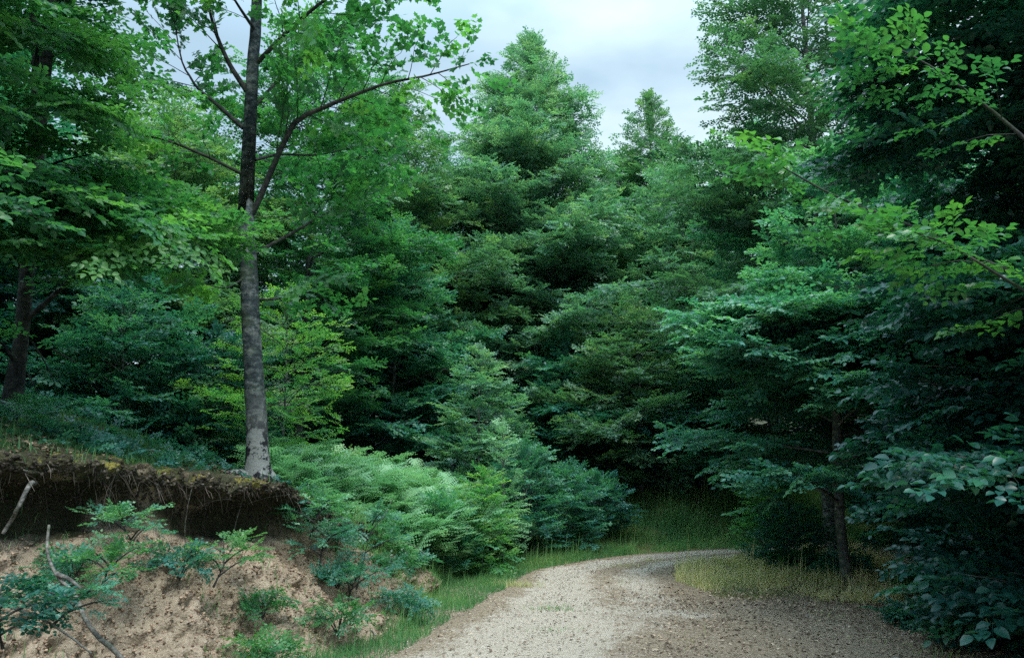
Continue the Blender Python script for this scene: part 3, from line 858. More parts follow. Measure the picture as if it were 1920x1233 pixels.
def near_extra(F, Wd, rng, s, root):
    o = np.array(root.location)
    FL = Foliage(S_NEAR)
    for pts, r in [([at(2080, -160, 6.4), at(1900, -110, 6.6), at(1780, -40, 6.9), at(1690, 20, 7.2)], .03),
                   ([at(2080, 60, 6.6), at(1900, 60, 7.0), at(1780, 110, 7.4), at(1660, 180, 7.8)], .03),
                   ([at(2080, 250, 7.2), at(1900, 230, 7.6), at(1760, 260, 8.0), at(1600, 300, 8.4)], .03)]:
        pth = resample(np.array(pts) - o, 12); Wd.tube(pth, np.linspace(r, .005, 12), 6); clothe(F, Wd, rng, pth, r, dict(s, gap=.12, sgap=.13, l2=.6), .1)
    limbs = [([at(2050, 560, 6.1), at(1870, 500, 5.9), at(1700, 420, 5.8), at(1560, 365, 5.7), at(1420, 285, 5.6)], .022),
             ([at(2050, 620, 5.5), at(1880, 520, 5.3), at(1780, 460, 5.2), at(1700, 430, 5.1)], .015),
             ([at(2000, 330, 5.6), at(1850, 200, 5.6), at(1720, 110, 5.6), at(1640, 70, 5.7)], .016)]
    s2 = dict(s, tint=.42, ss=.8, gap=.20, sgap=.19, l2=.30, l2max=1.3)
    W2 = Wood()
    for pts, r in limbs:
        pth = resample(np.array(pts) - o, 12)
        W2.tube(pth, np.linspace(r, .004, 12), 6)
        clothe(FL, W2, rng, pth, r, s2, .2)
    b = link("branch", W2.mesh("branch"), M_DARKBARK, root)
    lv = link("leaves", FL.mesh("leaves", 5), M_LIME, b)
    b["label"] = "long leaning branches with bright lime leaves"
make_tree("foreground_beech", "nearest tree on the right, large leaves and bright lime branches reaching out", "tree", 5.85, 6.3, 9.0, 2.6, .02, 110, M_GLOSS, seed=63,
    env=lambda t: env_layer(t), el=(.30, -.05), sp=dict(gap=.14, tint=.34, sgap=.14, droop=.22, l2=.5), spr=S_NEAR, extra=near_extra)
x, h = px_tree(1425, 900, 15.6)
make_tree("leafy_bush", "small bright bush at the inside of the bend, beside the dark hollow", "bush", x, 15.6, h, .45, .02, 24, M_FRESH, seed=56,
    env=env_layer, el=(.8, .3), sp=dict(gap=.10, sgap=.10, tint=.35, ss=.8), spr=S_FINE, r0=.012, group="bushes at the bend")
x, h = px_tree(1460, 960, 14.2)
make_tree("leafy_bush", "low dark bush in front of the bright one at the inside of the bend", "bush", x + .15, 14.2, h, .6, .02, 24, M_DEEP, seed=57,
    env=env_layer, el=(.7, .2), sp=dict(gap=.11, sgap=.10, tint=.5, ss=.8), spr=S_FINE, r0=.012, group="bushes at the bend")
make_tree("beech_tree", "slender beech on the far side of the bend, behind the roadside beech", "tree", 6.2, 20.8, 10, 2.6, .1, 56, M_BEECH, seed=58,
    env=env_layer, el=(.4, 0), sp=dict(LAY, tint=.5), group=G_MID)

# ---- the tall grey trunk on the bank
gp = at(485, 888, 9.5); gz = float(top_z(np.array([gp[0]]), np.array([9.5]))[0]) - .05
go = np.array([gp[0], 9.5, gz])
tr_px = [(487, 893), (482, 820), (476, 700), (470, 600), (466, 480), (463, 380), (466, 280), (470, 200), (478, 80), (484, -60), (488, -260), (480, -480)]
tpts = np.array([at(a, b, 9.5) for a, b in tr_px]) - go; tpts[0] = (0, 0, 0)
def A(pts):
    return resample(np.array([at(a, b, c) for a, b, c in pts]) - go, 16)
grey_limbs = [
    ([(474, 400, 9.5), (505, 330, 9.4), (545, 240, 9.3), (600, 205, 9.2), (660, 180, 9.1), (720, 158, 9.0), (800, 142, 8.9), (880, 120, 8.8)], .036),
    ([(462, 170, 9.5), (425, 110, 9.4), (398, 40, 9.3), (380, -40, 9.3), (350, -160, 9.2)], .034),
    ([(456, 240, 9.5), (400, 190, 9.6), (360, 150, 9.8), (330, 60, 10.), (318, -30, 10.)], .028),
    ([(480, 120, 9.5), (560, 40, 9.2), (640, -20, 9.0), (760, -60, 8.8)], .03),
    ([(468, 480, 9.5), (560, 430, 9.8), (640, 380, 10.2), (700, 350, 10.5)], .022),
    ([(462, 430, 9.5), (400, 400, 9.3), (330, 380, 9.1), (260, 390, 9.0)], .02),
    ([(462, 330, 9.5), (380, 290, 9.2), (300, 260, 9.0), (230, 250, 8.9)], .024),
    ([(468, 560, 9.5), (520, 560, 9.9), (580, 540, 10.2), (620, 570, 10.4)], .016),
    ([(460, 520, 9.5), (420, 540, 9.2), (380, 530, 9.0)], .012),
    ([(480, 60, 9.5), (440, 0, 9.0), (400, -70, 8.6)], .022),
    ([(478, 200, 9.5), (540, 130, 9.9), (600, 80, 10.3), (660, 30, 10.6)], .022),
    ([(478, 300, 9.5), (520, 290, 9.9), (600, 290, 10.4), (680, 270, 10.8)], .02),
]
grey = empty("grey_trunk_tree", tuple(go))
tag(grey, "tall slender tree with pale banded grey trunk on top of the cut bank", "tree")
rngA = np.random.default_rng(77)
Wt = Wood(); th_ = resample(tpts, 60); hq = np.linspace(0, 1, 60)
hm = th_[:, 2]
Wt.tube(th_, (.120 - .0100 * hm) * (1 + .75 * np.exp(-hm / .20)) * (hm < 99) + .0, 20, .08, 3)
FA = Foliage(S_LOBE)
sA = dict(BASE, gap=.19, l2=.46, l2max=2.6, lift=.12, droop=.12, sgap=.17, wild=.6, slift=-.05, thin=1.0, tint=.38)
for a in (0.2, 1.5, 2.6, 3.9, 5.2):                                    # root flares
    d = np.array([cos(a), sin(a), 0])
    dz_ = float(top_z(np.array([go[0] + d[0]*.42]), np.array([go[1] + d[1]*.42]))[0]) - go[2]
    Wt.tube(resample(np.array([[0, 0, .26], d * .11 + [0, 0, .13], d * .26 + [0, 0, dz_*.6 + .06], d * .52 + [0, 0, dz_ - .03]]), 8), np.linspace(.085, .03, 8), 8, .1, a)
link("trunk", Wt.mesh("trunk"), M_BARKM, grey)
for pts, r in grey_limbs:
    Wl = Wood(); pth = A(pts)
    Wl.tube(pth, np.linspace(r, .006, 16), 8, .06, r)
    clothe(FA, Wl, rngA, pth, r * .8, sA, .18)
    link("limb", Wl.mesh("limb"), M_DARKBARK, grey)
Wl = Wood()
for k in range(20):                                                    # upper crown above the frame
    t = rngA.uniform(6.2, 9.2)
    p0 = np.array([np.interp(t, hm, th_[:, i]) for i in range(3)])
    pth = limb_path(rngA, p0, k * 2.4, rngA.uniform(1.4, 2.6) * (1 - (t - 6) * .15), .6, .2)
    Wl.tube(pth, np.linspace(.02, .005, 8), 5); clothe(FA, Wl, rngA, pth, .02, sA)
link("limb", Wl.mesh("limb"), M_DARKBARK, grey)
link("crown", FA.mesh("crown", 7), leaf_mat("maple_leaves", (.022, .10, .055), (.050, .185, .075), (.14, .30, .075), TR, .48), grey)

# ---- leaning dark trunk at the left edge
bp = at(22, 752, 9.0); bo = np.array([bp[0], 9.0, tz(bp[0], 9.0) - .05])
bt = np.array([at(20, 770, 9.0), at(30, 690, 9.0), at(42, 610, 9.0), at(50, 520, 9.0), at(56, 380, 9.1), at(66, 200, 9.1), at(60, 0, 9.1), at(40, -300, 9.1)]) - bo; bt[0] = 0
def left_extra(F, Wd, rng, s, root):
    o = np.array(root.location)
    for pts, r in [([at(48, 600, 9.0), at(95, 560, 8.9), at(130, 525, 8.8), at(180, 500, 8.7), at(260, 470, 8.6)], .035),
                   ([at(30, 690, 9.0), at(10, 650, 8.8), at(-40, 620, 8.6)], .02),
                   ([at(52, 480, 9.0), at(120, 430, 8.5), at(200, 400, 8.0), at(300, 420, 7.8), at(380, 450, 7.8)], .03),
                   ([at(56, 350, 9.0), at(80, 320, 8.5), at(120, 300, 8.0), at(170, 290, 7.7)], .028),
                   ([at(52, 500, 9.0), at(50, 470, 8.4), at(40, 450, 7.7), at(60, 455, 7.0)], .02),
                   ([at(54, 420, 9.0), at(70, 370, 8.3), at(60, 350, 7.5), at(80, 350, 6.9)], .02),
                   ([at(60, 260, 9.0), at(50, 220, 8.3), at(60, 200, 7.5), at(90, 200, 6.8)], .02),
                   ([at(58, 160, 9.0), at(70, 90, 8.3), at(80, 60, 7.5), at(100, 60, 6.9)], .02)]:
        pth = resample(np.array(pts) - o, 12); Wd.tube(pth, np.linspace(r, .005, 12), 7, .05); clothe(F, Wd, rng, pth, r, s, .25)
    for pts in [[(60, 640), (85, 680), (108, 730)], [(52, 700), (75, 745)], [(100, 655), (160, 690)]]:
        pth = resample(np.array([at(a, b, 8.9) for a, b in pts]) - o, 6); Wd.tube(pth, np.linspace(.01, .003, 6), 4)
make_tree("leaning_beech", "dark trunked tree leaning slightly right at the left edge of the photo", "tree", bo[0], 9.0, 9.4, .8, .34, 36, M_LEFT, M_DARKBARK, seed=61,
    env=env_egg, el=(.4, .0), sp=dict(gap=.15, tint=.50, droop=.25, sgap=.14), spr=S_OVAL, r0=.072, trunk_pts=bt, zb=bo[2], extra=left_extra)
make_tree("beech_tree", "beech whose drooping branches fill the upper left corner of the photo", "tree", -5.35, 6.2, 9.5, 1.95, .12, 70, M_LEFT, seed=62,
    env=env_layer, el=(.4, -.1), sp=dict(gap=.18, tint=.55, droop=.25, sgap=.16), spr=S_OVAL)

# ---- rows of trees farther back, copies of four prototypes
rg = np.random.default_rng(5)
SKY_X = [-900, 60, 150, 340, 420, 640, 740, 830, 900, 1000, 1100, 1140, 1215, 1300, 1330, 1700, 1800, 3000]
SKY_Y = [-400, -200, 225, 225, 0, 160, 200, 270, 170, 100, 210, 285, 210, 300, 280, 280, 0, -300]
def wood_height(x, y):
    """How tall a tree may stand at (x, y) to stay under the skyline of the wood."""
    px = CX + F_PX * x / y
    lo = min(at(px + d, np.interp(px + d, SKY_X, SKY_Y) + 12, y)[2] for d in (-1.2 * F_PX / y, 0, 1.2 * F_PX / y))
    return lo - tz(x, y)
far_a = make_tree("forest_tree", "rounded tree in the back rows, behind the highest beech", "tree", 1.5, 36, 11.0, 3.6, .05, 60, M_BEECH, seed=71, env=env_egg, el=(.5, .1),
                  spr=S_FAR, sp=dict(gap=.36, sgap=.30, tint=.45), group="forest trees farther back")
far_b = make_tree("forest_tree", "darker conical tree in the back rows, left of the highest beech", "tree", -3.5, 33, 10.8, 3.2, .05, 60, M_DEEP, seed=72, env=env_layer, el=(.4, .0),
                  spr=S_FAR, sp=dict(gap=.36, sgap=.30, tint=.45), group="forest trees farther back")
spots = [(-7.5, 30), (-11, 27), (-15, 24), (-18, 19), (-13, 20), (-9.5, 22), (5.5, 34), (9.5, 31), (13, 28), (12, 23), (9.5, 25.5), (16, 20), (11, 17.5), (-11.5, 15.5), (-10, 11.5),
         (-16, 13), (-4.5, 27.5), (4.5, 30), (-20, 28), (18, 30), (10, 12.5), (.2, 31), (-2, 40), (3.5, 39), (7.5, 27.5), (8, 40), (-7, 38)]
for i, (xx, yy) in enumerate(spots):
    pxx = CX + F_PX * xx / yy
    shape = "rounded pale" if i % 2 else "conical dark"
    beside = [nm for lim, nm in ((-200, "far beyond the bank, outside the left edge"), (120, "far behind the leaning dark trunk"), (420, "far behind the tree under the sky gap"),
              (620, "far behind the tall grey trunk"), (800, "far behind the round topped beech"), (920, "in the dip left of the tallest beech"), (1130, "behind the tallest beech"),
              (1260, "behind the dark tipped beech"), (1400, "behind the low pale beech"), (1700, "behind the tall ragged tree on the right"), (99999, "far behind the nearest tree on the right")) if pxx < lim][0]
    ext = ", in the %s row" % ["first", "second", "third", "fourth", "fifth", "last"][min(5, int((yy - 11) / 5))]
    hs = min(rg.uniform(.86, 1.05), wood_height(xx, yy) / 11.2)
    copy_tree(far_a if i % 2 else far_b, xx, yy, rg.uniform(0, 6.28), (rg.uniform(.9, 1.1), hs),
              "%s forest tree %s%s" % (shape, beside, ext), "forest trees farther back")

# ------------------------------------------------------------------ bracken thicket, ferns
def inside(px, py, poly):
    poly = np.asarray(poly); n = len(poly); c = np.zeros(len(px), bool); j = n - 1
    for i in range(n):
        a, b = poly[i], poly[j]
        c ^= ((a[1] > py) != (b[1] > py)) & (px < (b[0] - a[0]) * (py - a[1]) / (b[1] - a[1] + 1e-12) + a[0]); j = i
    return c
rb = np.random.default_rng(8)
poly = [(-3.0, 10.6), (-1.9, 10.7), (-1.15, 12.0), (-.6, 13.3), (-.25, 14.4), (-.3, 15.8), (-1.6, 17), (-3.8, 16.5), (-4.4, 13.5)]
bxs = rb.uniform(-4.5, 0, 5000); bys = rb.uniform(10.5, 17, 5000)
m = inside(bxs, bys, poly); bxs, bys = bxs[m][:620], bys[m][:620]
FB = Foliage(S_FROND)
bzs = terrain(bxs, bys)
for k in range(len(bxs)):
    nf = rb.integers(3, 6); a = rb.uniform(0, 6.28, nf)
    hgt = rb.uniform(.2, .95) ** 1 * (.45 + .4 * smooth(10.8, 13, bys[k]))
    d = np.stack([np.cos(a), np.sin(a), rb.uniform(.15, .9, nf)], -1)
    nn = np.stack([-np.cos(a) * .5, -np.sin(a) * .5, np.ones(nf)], -1)
    FB.add(np.array([bxs[k], bys[k], bzs[k] + hgt * .75]) + rb.normal(0, .06, (nf, 3)), d, nn, rb.uniform(.65, 1.1, nf), rb.normal(.5, .13) + rb.normal(0, .06, nf))
brk = link("bracken", FB.mesh("bracken", 3), M_BRACK)
tag(brk, "mass of pale green bracken between the bank and the bushes", "bracken", kind="stuff")

def fern(name, label, x, y, n, sc, mat, tint, seed, z=None, group=None):
    r = np.random.default_rng(seed); Ff = Foliage(S_FROND)
    a = np.arange(n) / n * 6.28 + r.normal(0, .3, n)
    d = np.stack([np.cos(a), np.sin(a), r.uniform(.2, .6, n)], -1); nn = np.stack([-np.cos(a)*.4, -np.sin(a)*.4, np.ones(n)], -1)
    Ff.add(np.zeros((n, 3)), d, nn, r.uniform(.8, 1.1, n) * sc, tint + r.normal(0, .1, n))
    o = link(name, Ff.mesh(name, seed), mat); o.location = (x, y, tz(x, y) if z is None else z)
    return tag(o, label, "fern", group)
for k, (px, yd, sc, lab) in enumerate([(45, 8.0, .75, "fern with arching fronds at the foot of the leaning dark trunk"), (110, 7.9, .5, "small fern right of the one under the leaning trunk"),
                                       (200, 8.6, .45, "small dark fern on the bank under the pale layered sprays")]):
    xx = (px - CX) / F_PX * yd
    fern("fern", lab, xx, yd, 8, sc, M_BEECH, .5, 90 + k, group="ferns on the bank")

# ------------------------------------------------------------------ grass
def blades(x, y, z, h, w, seed, tint, lean=.5):
    """Curved blades, two quads each."""
    r = np.random.default_rng(seed); n = len(x)
    a = r.uniform(0, 6.28, n); l = r.uniform(.1, 1, n) * lean * h
    dx, dy = np.cos(a) * l, np.sin(a) * l
    b = r.uniform(0, 6.28, n); wx, wy = np.cos(b) * w / 2, np.sin(b) * w / 2
    P0 = np.stack([x, y, z - .01], -1); side = np.stack([wx, wy, 0 * wx], -1)
    P1 = P0 + np.stack([dx * .3, dy * .3, h * .55], -1); P2 = P0 + np.stack([dx, dy, h * .95], -1)
    V = np.stack([P0 - side, P0 + side, P1 + side * .8, P1 - side * .8, P2 + side * .15, P2 - side * .15], 1)
    idx = (np.arange(n) * 6)[:, None] + np.array([0, 1, 2, 3, 3, 2, 4, 5])[None]
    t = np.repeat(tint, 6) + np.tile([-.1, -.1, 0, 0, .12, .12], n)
    return V.reshape(-1, 3), idx.reshape(-1), np.full(n * 2, 4), t
def lawn(name, label, x, y, hmul, mat, seed, tint0, w=.005, zfun=None, hbase=.14):
    r = np.random.default_rng(seed); n = len(x)
    h = hbase * hmul * r.uniform(.3, 1.2, n) * (1 + 1.1 * (r.random(n) < .04)) * (1 + .9 * fbm(x, y, 11, 2.6, 3))
    z = terrain(x, y) if zfun is None else zfun
    V, Lp, S, t = blades(x, y, z, h, np.full(n, w) * r.uniform(.7, 1.5, n), seed, tint0 + r.normal(0, .22, n) + .55 * fbm(x, y, 3, 1.6, 3), .7)
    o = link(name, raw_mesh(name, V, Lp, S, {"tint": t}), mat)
    return tag(o, label, "grass", kind="stuff")
rgx = np.random.default_rng(12)
def scatter(n, x0, x1, y0, y1): return rgx.uniform(x0, x1, n), rgx.uniform(y0, y1, n)
def edge_x(curve, y): return np.interp(y, curve[:, 1], curve[:, 0])

# verge between bank and road
xs, ys = scatter(420000, -3, 7, 5, 20)
D_, Z_ = lip_field(xs, ys)
lx = edge_x(ROAD_L, ys)
toe = -(Z_ * .85 + .10)
clump = fbm(xs, ys, 5, 2.2, 3)
# signed "how far left of road edge"
mv = (xs < lx + .10 * clump + .06) & (D_ > -2.2) & (D_ < .25 + .8 * smooth(13, 15, ys)) & ((D_ < toe + .25 + .25 * clump) | (ys > 12.0)) & (ys < 16.4)
mv &= rgx.random(len(xs)) < (.50 + .9 * clump)
xv, yv = xs[mv], ys[mv]
lawn("verge_grass", "green grass verge between the earth bank and the gravel road", xv, yv, 1 + .8 * np.clip(fbm(xv, yv, 8, 1.3, 2), -.5, 1), M_GRASS, 1, .28, .006)
# beyond the bend
xs, ys = scatter(420000, -1.5, 14, 14, 25)
D_, Z_ = lip_field(xs, ys)
dl = np.min(np.hypot(xs[:, None] - ROAD_L[None, ::5, 0], ys[:, None] - ROAD_L[None, ::5, 1]), 1)
above = (ys > np.interp(xs, ROAD_L[:, 0], ROAD_L[:, 1]) - .06 + .12 * fbm(xs, ys, 1, 1.7, 2))
mb = above & (ys > 14.5) & (D_ < 3.2) & (rgx.random(len(xs)) < .50 + 1.2 * fbm(xs, ys, 6, 1.8, 4))
xb_, yb_ = xs[mb], ys[mb]
lawn("far_grass", "tall grass on the slope beyond the bend of the road", xb_, yb_, 1.0 + 1.1 * smooth(0, 1.2, lip_field(xb_, yb_)[0]), M_GRASS, 2, .46, .007, hbase=.17)
# dry island inside the bend
xs, ys = scatter(260000, 1.8, 9, 9.3, 19)
rr_x = edge_x(ROAD_R[ROAD_R[:, 1] < 14.3], np.minimum(ys, 14.2)); low_y = np.interp(xs, ROAD_R[150:, 0], ROAD_R[150:, 1])
isl = inside(xs + .25 * fbm(xs, ys, 3, 1.5, 3), ys + 1.0 * fbm(xs, ys, 9, 1.9, 4), [(2.5, 11.6), (2.35, 13), (2.75, 14.3), (3.7, 15.4), (5, 16.3), (7, 17.1), (8.5, 17.5), (8.5, 15), (6.2, 13.3), (5.4, 11.6), (4.6, 10.7), (3.4, 11.0)])
isl &= rgx.random(len(xs)) < .36 + 1.3 * fbm(xs, ys, 6, 2.2, 4)
lawn("dry_grass", "straw coloured dry grass patch on the inside of the bend", xs[isl], ys[isl], 1 + .7 * np.clip(fbm(xs[isl], ys[isl], 8, 1.0, 2), -.5, 1), M_DRY, 3, .72, .007, hbase=.16)
# thin green shoots: on the bank top, along the right, tufts on the road
xs, ys = scatter(260000, -9, -1.4, 5.2, 12)
D_, Z_ = lip_field(xs, ys)
mt = (D_ > -.02) & (D_ < 3.4) & (rgx.random(len(xs)) < .42 + .9 * fbm(xs, ys, 4, 1.5, 3))
lawn("bank_grass", "low dark green plants covering the top of the cut bank", xs[mt], ys[mt], 1.0 + 0 * xs[mt], grass_mat("shade_grass", (.03, .10, .05), (.06, .17, .07), (.15, .24, .07)), 4, .35, .013,
     zfun=top_z(xs[mt], ys[mt]), hbase=.065)
xs, ys = scatter(7000, -8, -1.8, 5.4, 12.5)
D_, Z_ = lip_field(xs, ys)
m = (D_ > .25) & (D_ < 4.5) & (rgx.random(len(xs)) < .30 + .9 * fbm(xs, ys, 4, 1.1, 3)); xs, ys = xs[m], ys[m]
FT = Foliage(S_FINE); aa = rgx.uniform(0, 6.28, len(xs))
FT.add(np.stack([xs, ys, top_z(xs, ys) + rgx.uniform(.01, .10, len(xs))], -1), np.stack([np.cos(aa), np.sin(aa), rgx.uniform(-.1, .9, len(xs))], -1),
       np.stack([rgx.normal(0, .4, len(xs)), rgx.normal(0, .4, len(xs)), np.ones(len(xs))], -1), rgx.uniform(.4, .8, len(xs)), .45 + rgx.normal(0, .15, len(xs)))
tag(link("ground_cover", FT.mesh("ground_cover", 2), M_DEEP), "dim leafy ground cover on top of the bank under the trees", "undergrowth", kind="stuff")
xs, ys = scatter(60000, 1.5, 6, 6, 13)
mr_ = (rgx.random(len(xs)) < np.clip(fbm(xs, ys, 14, 1.6, 3) - .12, 0, 1) * (.25 + .9 * smooth(2.6, 4.6, xs)))
lawn("sparse_grass", "sparse short grass growing through the leaf litter on the right", xs[mr_], ys[mr_], 1 + 0*xs[mr_], M_DRY, 5, .35, .006, hbase=.08)
ii = rgx.integers(0, 619, 90000); jj = rgx.integers(2, 146, 90000)
xs, ys, zz = bx[ii, jj] + rgx.normal(0, .01, 90000), by[ii, jj], bz[ii, jj]
wt = smooth(9.0, 12.0, ys + 1.2 * fbm(xs, ys, 5, 1.5, 3)) * .75 + .9 * smooth(.16, .02, jj / 149) + .10 * smooth(.1, .5, fbm(xs, ys, 9, 1.6, 3) + .2)
m = (ys > 5) & (rgx.random(90000) < wt * (.55 + 1.1 * fbm(xs, ys, 1, 2.4, 3)))
lawn("slope_grass", "dry and green grass creeping over the low end and the foot of the bank", xs[m], ys[m], 1 + 0 * xs[m], M_GRASS, 15, .55, .006, zfun=zz[m], hbase=.13)
# tufts on the road: countable, one object each
for k, (px, py, h_, n_, mt_, lab) in enumerate([(968, 1093, .13, 260, M_DRY, "round grass tuft on the left edge of the road"), (1033, 1132, .10, 90, M_GRASS, "small green tuft in the left wheel track"),
        (1165, 1055, .09, 160, M_DRY, "grass tuft on the ridge between the wheel tracks near the bend"), (1215, 1046, .09, 140, M_DRY, "flat tuft farther along the ridge between the tracks"),
        (1025, 1168, .05, 70, M_GRASS, "flattened olive tuft in the near middle of the road"), (1350, 1075, .16, 120, M_GRASS, "blue green leafy tuft in the dry grass patch")]):
    yd = 1.6 * F_PX / (py - 880); xx = (px - CX) / F_PX * yd
    r = np.random.default_rng(200 + k); g = r.normal(0, [.16, .08], (n_, 2))
    V, Lp, S, t = blades(g[:, 0], g[:, 1], np.zeros(n_), h_ * r.uniform(.4, 1.1, n_), np.full(n_, .006), k, .45 + r.normal(0, .15, n_), 1.0)
    o = link("grass_tuft", raw_mesh("grass_tuft", V, Lp, S, {"tint": t}), mt_); o.location = (xx, yd, tz(xx, yd) + .01)
    tag(o, lab, "grass tuft", "grass tufts on the road")

# ------------------------------------------------------------------ litter and gravel
def chips(name, label, cat, x, y, z, size, mat, seed, flat=True, tint=None):
    r = np.random.default_rng(seed); n = len(x)
    a = r.uniform(0, 6.28, n); s = size * r.uniform(.5, 1.5, n)
    if flat:
        d = np.stack([np.cos(a), np.sin(a), r.normal(0, .25, n)], -1); nn = norm(np.stack([r.normal(0, .45, n), r.normal(0, .45, n), np.ones(n)], -1))
        d = norm(d); sd = np.cross(nn, d)
        L_ = np.array([(0, -.0, 0), (.45, -.3, .12), (1, 0, 0), (.45, .3, .12)]) - [.5, 0, -.05]
        V = np.stack([x, y, z], -1)[:, None] + s[:, None, None] * (L_[None, :, :1] * d[:, None] + L_[None, :, 1:2] * sd[:, None] + L_[None, :, 2:] * nn[:, None])
        lo = (np.arange(n) * 4)[:, None] + np.arange(4)[None]; sz = np.full(n, 4); k = 4
    else:
        B = np.array([(1, 0, 0), (-1, 0, 0), (0, 1, 0), (0, -1, 0), (0, 0, 1), (0, 0, -1.0)])
        V = B[None] * r.uniform(.55, 1.25, (n, 6, 1)) + r.normal(0, .18, (n, 6, 3))
        a1 = norm(r.normal(0, 1, (n, 3))); a2 = norm(np.cross(a1, r.normal(0, 1, (n, 3)))); a3 = np.cross(a1, a2)
        V = (V[..., :1] * a1[:, None] + V[..., 1:2] * a2[:, None] + V[..., 2:] * a3[:, None]) * s[:, None, None] * .42
        V = V * [1, 1, .8] + np.stack([x, y, z + s * .08], -1)[:, None]
        f = np.array([0, 2, 4, 2, 1, 4, 1, 3, 4, 3, 0, 4, 2, 0, 5, 1, 2, 5, 3, 1, 5, 0, 3, 5]); lo = (np.arange(n) * 6)[:, None] + f[None]; sz = np.full(n * 8, 3); k = 6
    t = r.random(n) if tint is None else tint
    o = link(name, raw_mesh(name, V.reshape(-1, 3), lo.reshape(-1), sz, {"tint": np.repeat(t, k)}), mat)
    return tag(o, label, cat, kind="stuff")
xs, ys = scatter(90000, -1.8, 6.0, 5.5, 16)
wv = (xs - edge_x(ROAD_L, ys)) / np.maximum(.5, edge_x(ROAD_R, np.minimum(ys, 14)) - edge_x(ROAD_L, ys))
dens = .6 * np.clip(.0 + .55 * smooth(.35, .9, wv) + .5 * fbm(xs, ys, 2, 1.5, 3) * smooth(.1, .4, wv), 0, 1) * smooth(12.5, 11, ys) + .06
m = (rgx.random(len(xs)) < dens) & (wv > .0)
chips("leaf_litter", "brown fallen leaves and bark bits over the right half of the clearing", "leaf litter", xs[m], ys[m], terrain(xs[m], ys[m]) + .028, .035, M_LITTER, 6)
xs, ys = scatter(26000, -1.6, 5.6, 5.5, 17)
m = (xs > edge_x(ROAD_L, np.minimum(ys, 17)) - .05)
chips("gravel", "small pale stones scattered over the road surface", "gravel", xs[m], ys[m], terrain(xs[m], ys[m]) +   .014, .017, M_PEBBLE, 7, False)
# crumbs on the bank slope
ii = rgx.integers(0, 620, 16000); jj = rgx.integers(6, 84, 16000)
m = (by[ii, jj] < 13) & (by[ii, jj] > 4)
ii, jj = ii[m], jj[m]
chips("soil_crumbs", "crumbled earth and pebbles lying on the slope of the bank", "soil", bx[ii, jj], by[ii, jj], bz[ii, jj] + .002, .030, tint_mat("earth_crumb", [(0, (.12, .08, .055)), (.5, (.30, .205, .14)), (1, (.42, .31, .22))]), 8, False)
i2 = rgx.integers(40, 600, 9000); j2 = rgx.integers(98, 132, 9000)
m = (by[i2, j2] < 12) & (by[i2, j2] > 4); i2, j2 = i2[m], j2[m]
chips("soil_clods", "dark lumps of root bound earth along the ragged lip of the bank", "soil", bx[i2, j2], by[i2, j2], bz[i2, j2] - .006, .038, tint_mat("dark_clod", [(0, (.018, .014, .011)), (.6, (.045, .037, .028)), (.9, (.09, .075, .055)), (1, (.18, .15, .115))]), 18, False)
chips("bank_litter", "dead leaves caught on the slope of the bank", "leaf litter", bx[ii[::4], jj[::4]], by[ii[::4], jj[::4]], bz[ii[::4], jj[::4]] + .008, .035, M_LITTER, 9)

# fine roots hanging from the lip of the bank
k_ = 1500
si = rgx.integers(60, 600, k_); sj = rgx.integers(92, 124, k_)
ok_ = (by[si, sj] > 5.0) & (by[si, sj] < 10.6)
si, sj = si[ok_], sj[ok_]; k_ = len(si)
q_ = np.stack([bx[si, sj], by[si, sj], bz[si, sj]], -1) + np.stack([ln[si, 0], ln[si, 1], 0 * si], -1) * .012
d_ = np.stack([ln[si, 0] * .35 + rgx.normal(0, .35, k_), ln[si, 1] * .35 + rgx.normal(0, .35, k_), -np.ones(k_)], -1)
Lr = (rgx.uniform(.03, .14, k_) * (1 + 1.2 * fbm(q_[:, 0], q_[:, 1], 0, 2.5, 3)) + .1 * (rgx.random(k_) < .06))[:, None]
sdr = np.stack([lt[si, 0], lt[si, 1], 0 * si], -1) * rgx.uniform(.0012, .0035, k_)[:, None]
q1 = q_ + d_ * Lr * .5 + rgx.normal(0, .015, (k_, 3)); q2 = q1 + (d_ + [0, 0, -.3]) * Lr * .5
Vr = np.stack([q_ - sdr, q_ + sdr, q1 + sdr * .8, q1 - sdr * .8, q2 + sdr * .3, q2 - sdr * .3], 1).reshape(-1, 3)
Lr_ = ((np.arange(k_) * 6)[:, None] + np.array([0, 1, 2, 3, 3, 2, 4, 5])[None]).reshape(-1)
tag(link("rootlets", raw_mesh("rootlets", Vr, Lr_, np.full(k_ * 2, 4), {"tint": np.repeat(rgx.random(k_), 6)}),
         tint_mat("rootlet", [(0, (.02, .016, .013)), (.7, (.06, .048, .038)), (1, (.17, .145, .12))])),
    "tangle of fine roots hanging from the lip of the bank", "roots", kind="stuff")
xs, ys = scatter(30000, -6, -1.3, 5, 11)
D_, Z_ = lip_field(xs, ys)
m = (D_ > -.05) & (D_ < 1.6) & (rgx.random(len(xs)) < .5 + fbm(xs, ys, 2, 2, 3)) & (Z_ > .4)
chips("forest_litter", "old brown leaves among the moss on top of the bank", "leaf litter", xs[m], ys[m], top_z(xs[m], ys[m]) + .02, .045, M_LITTER, 16)

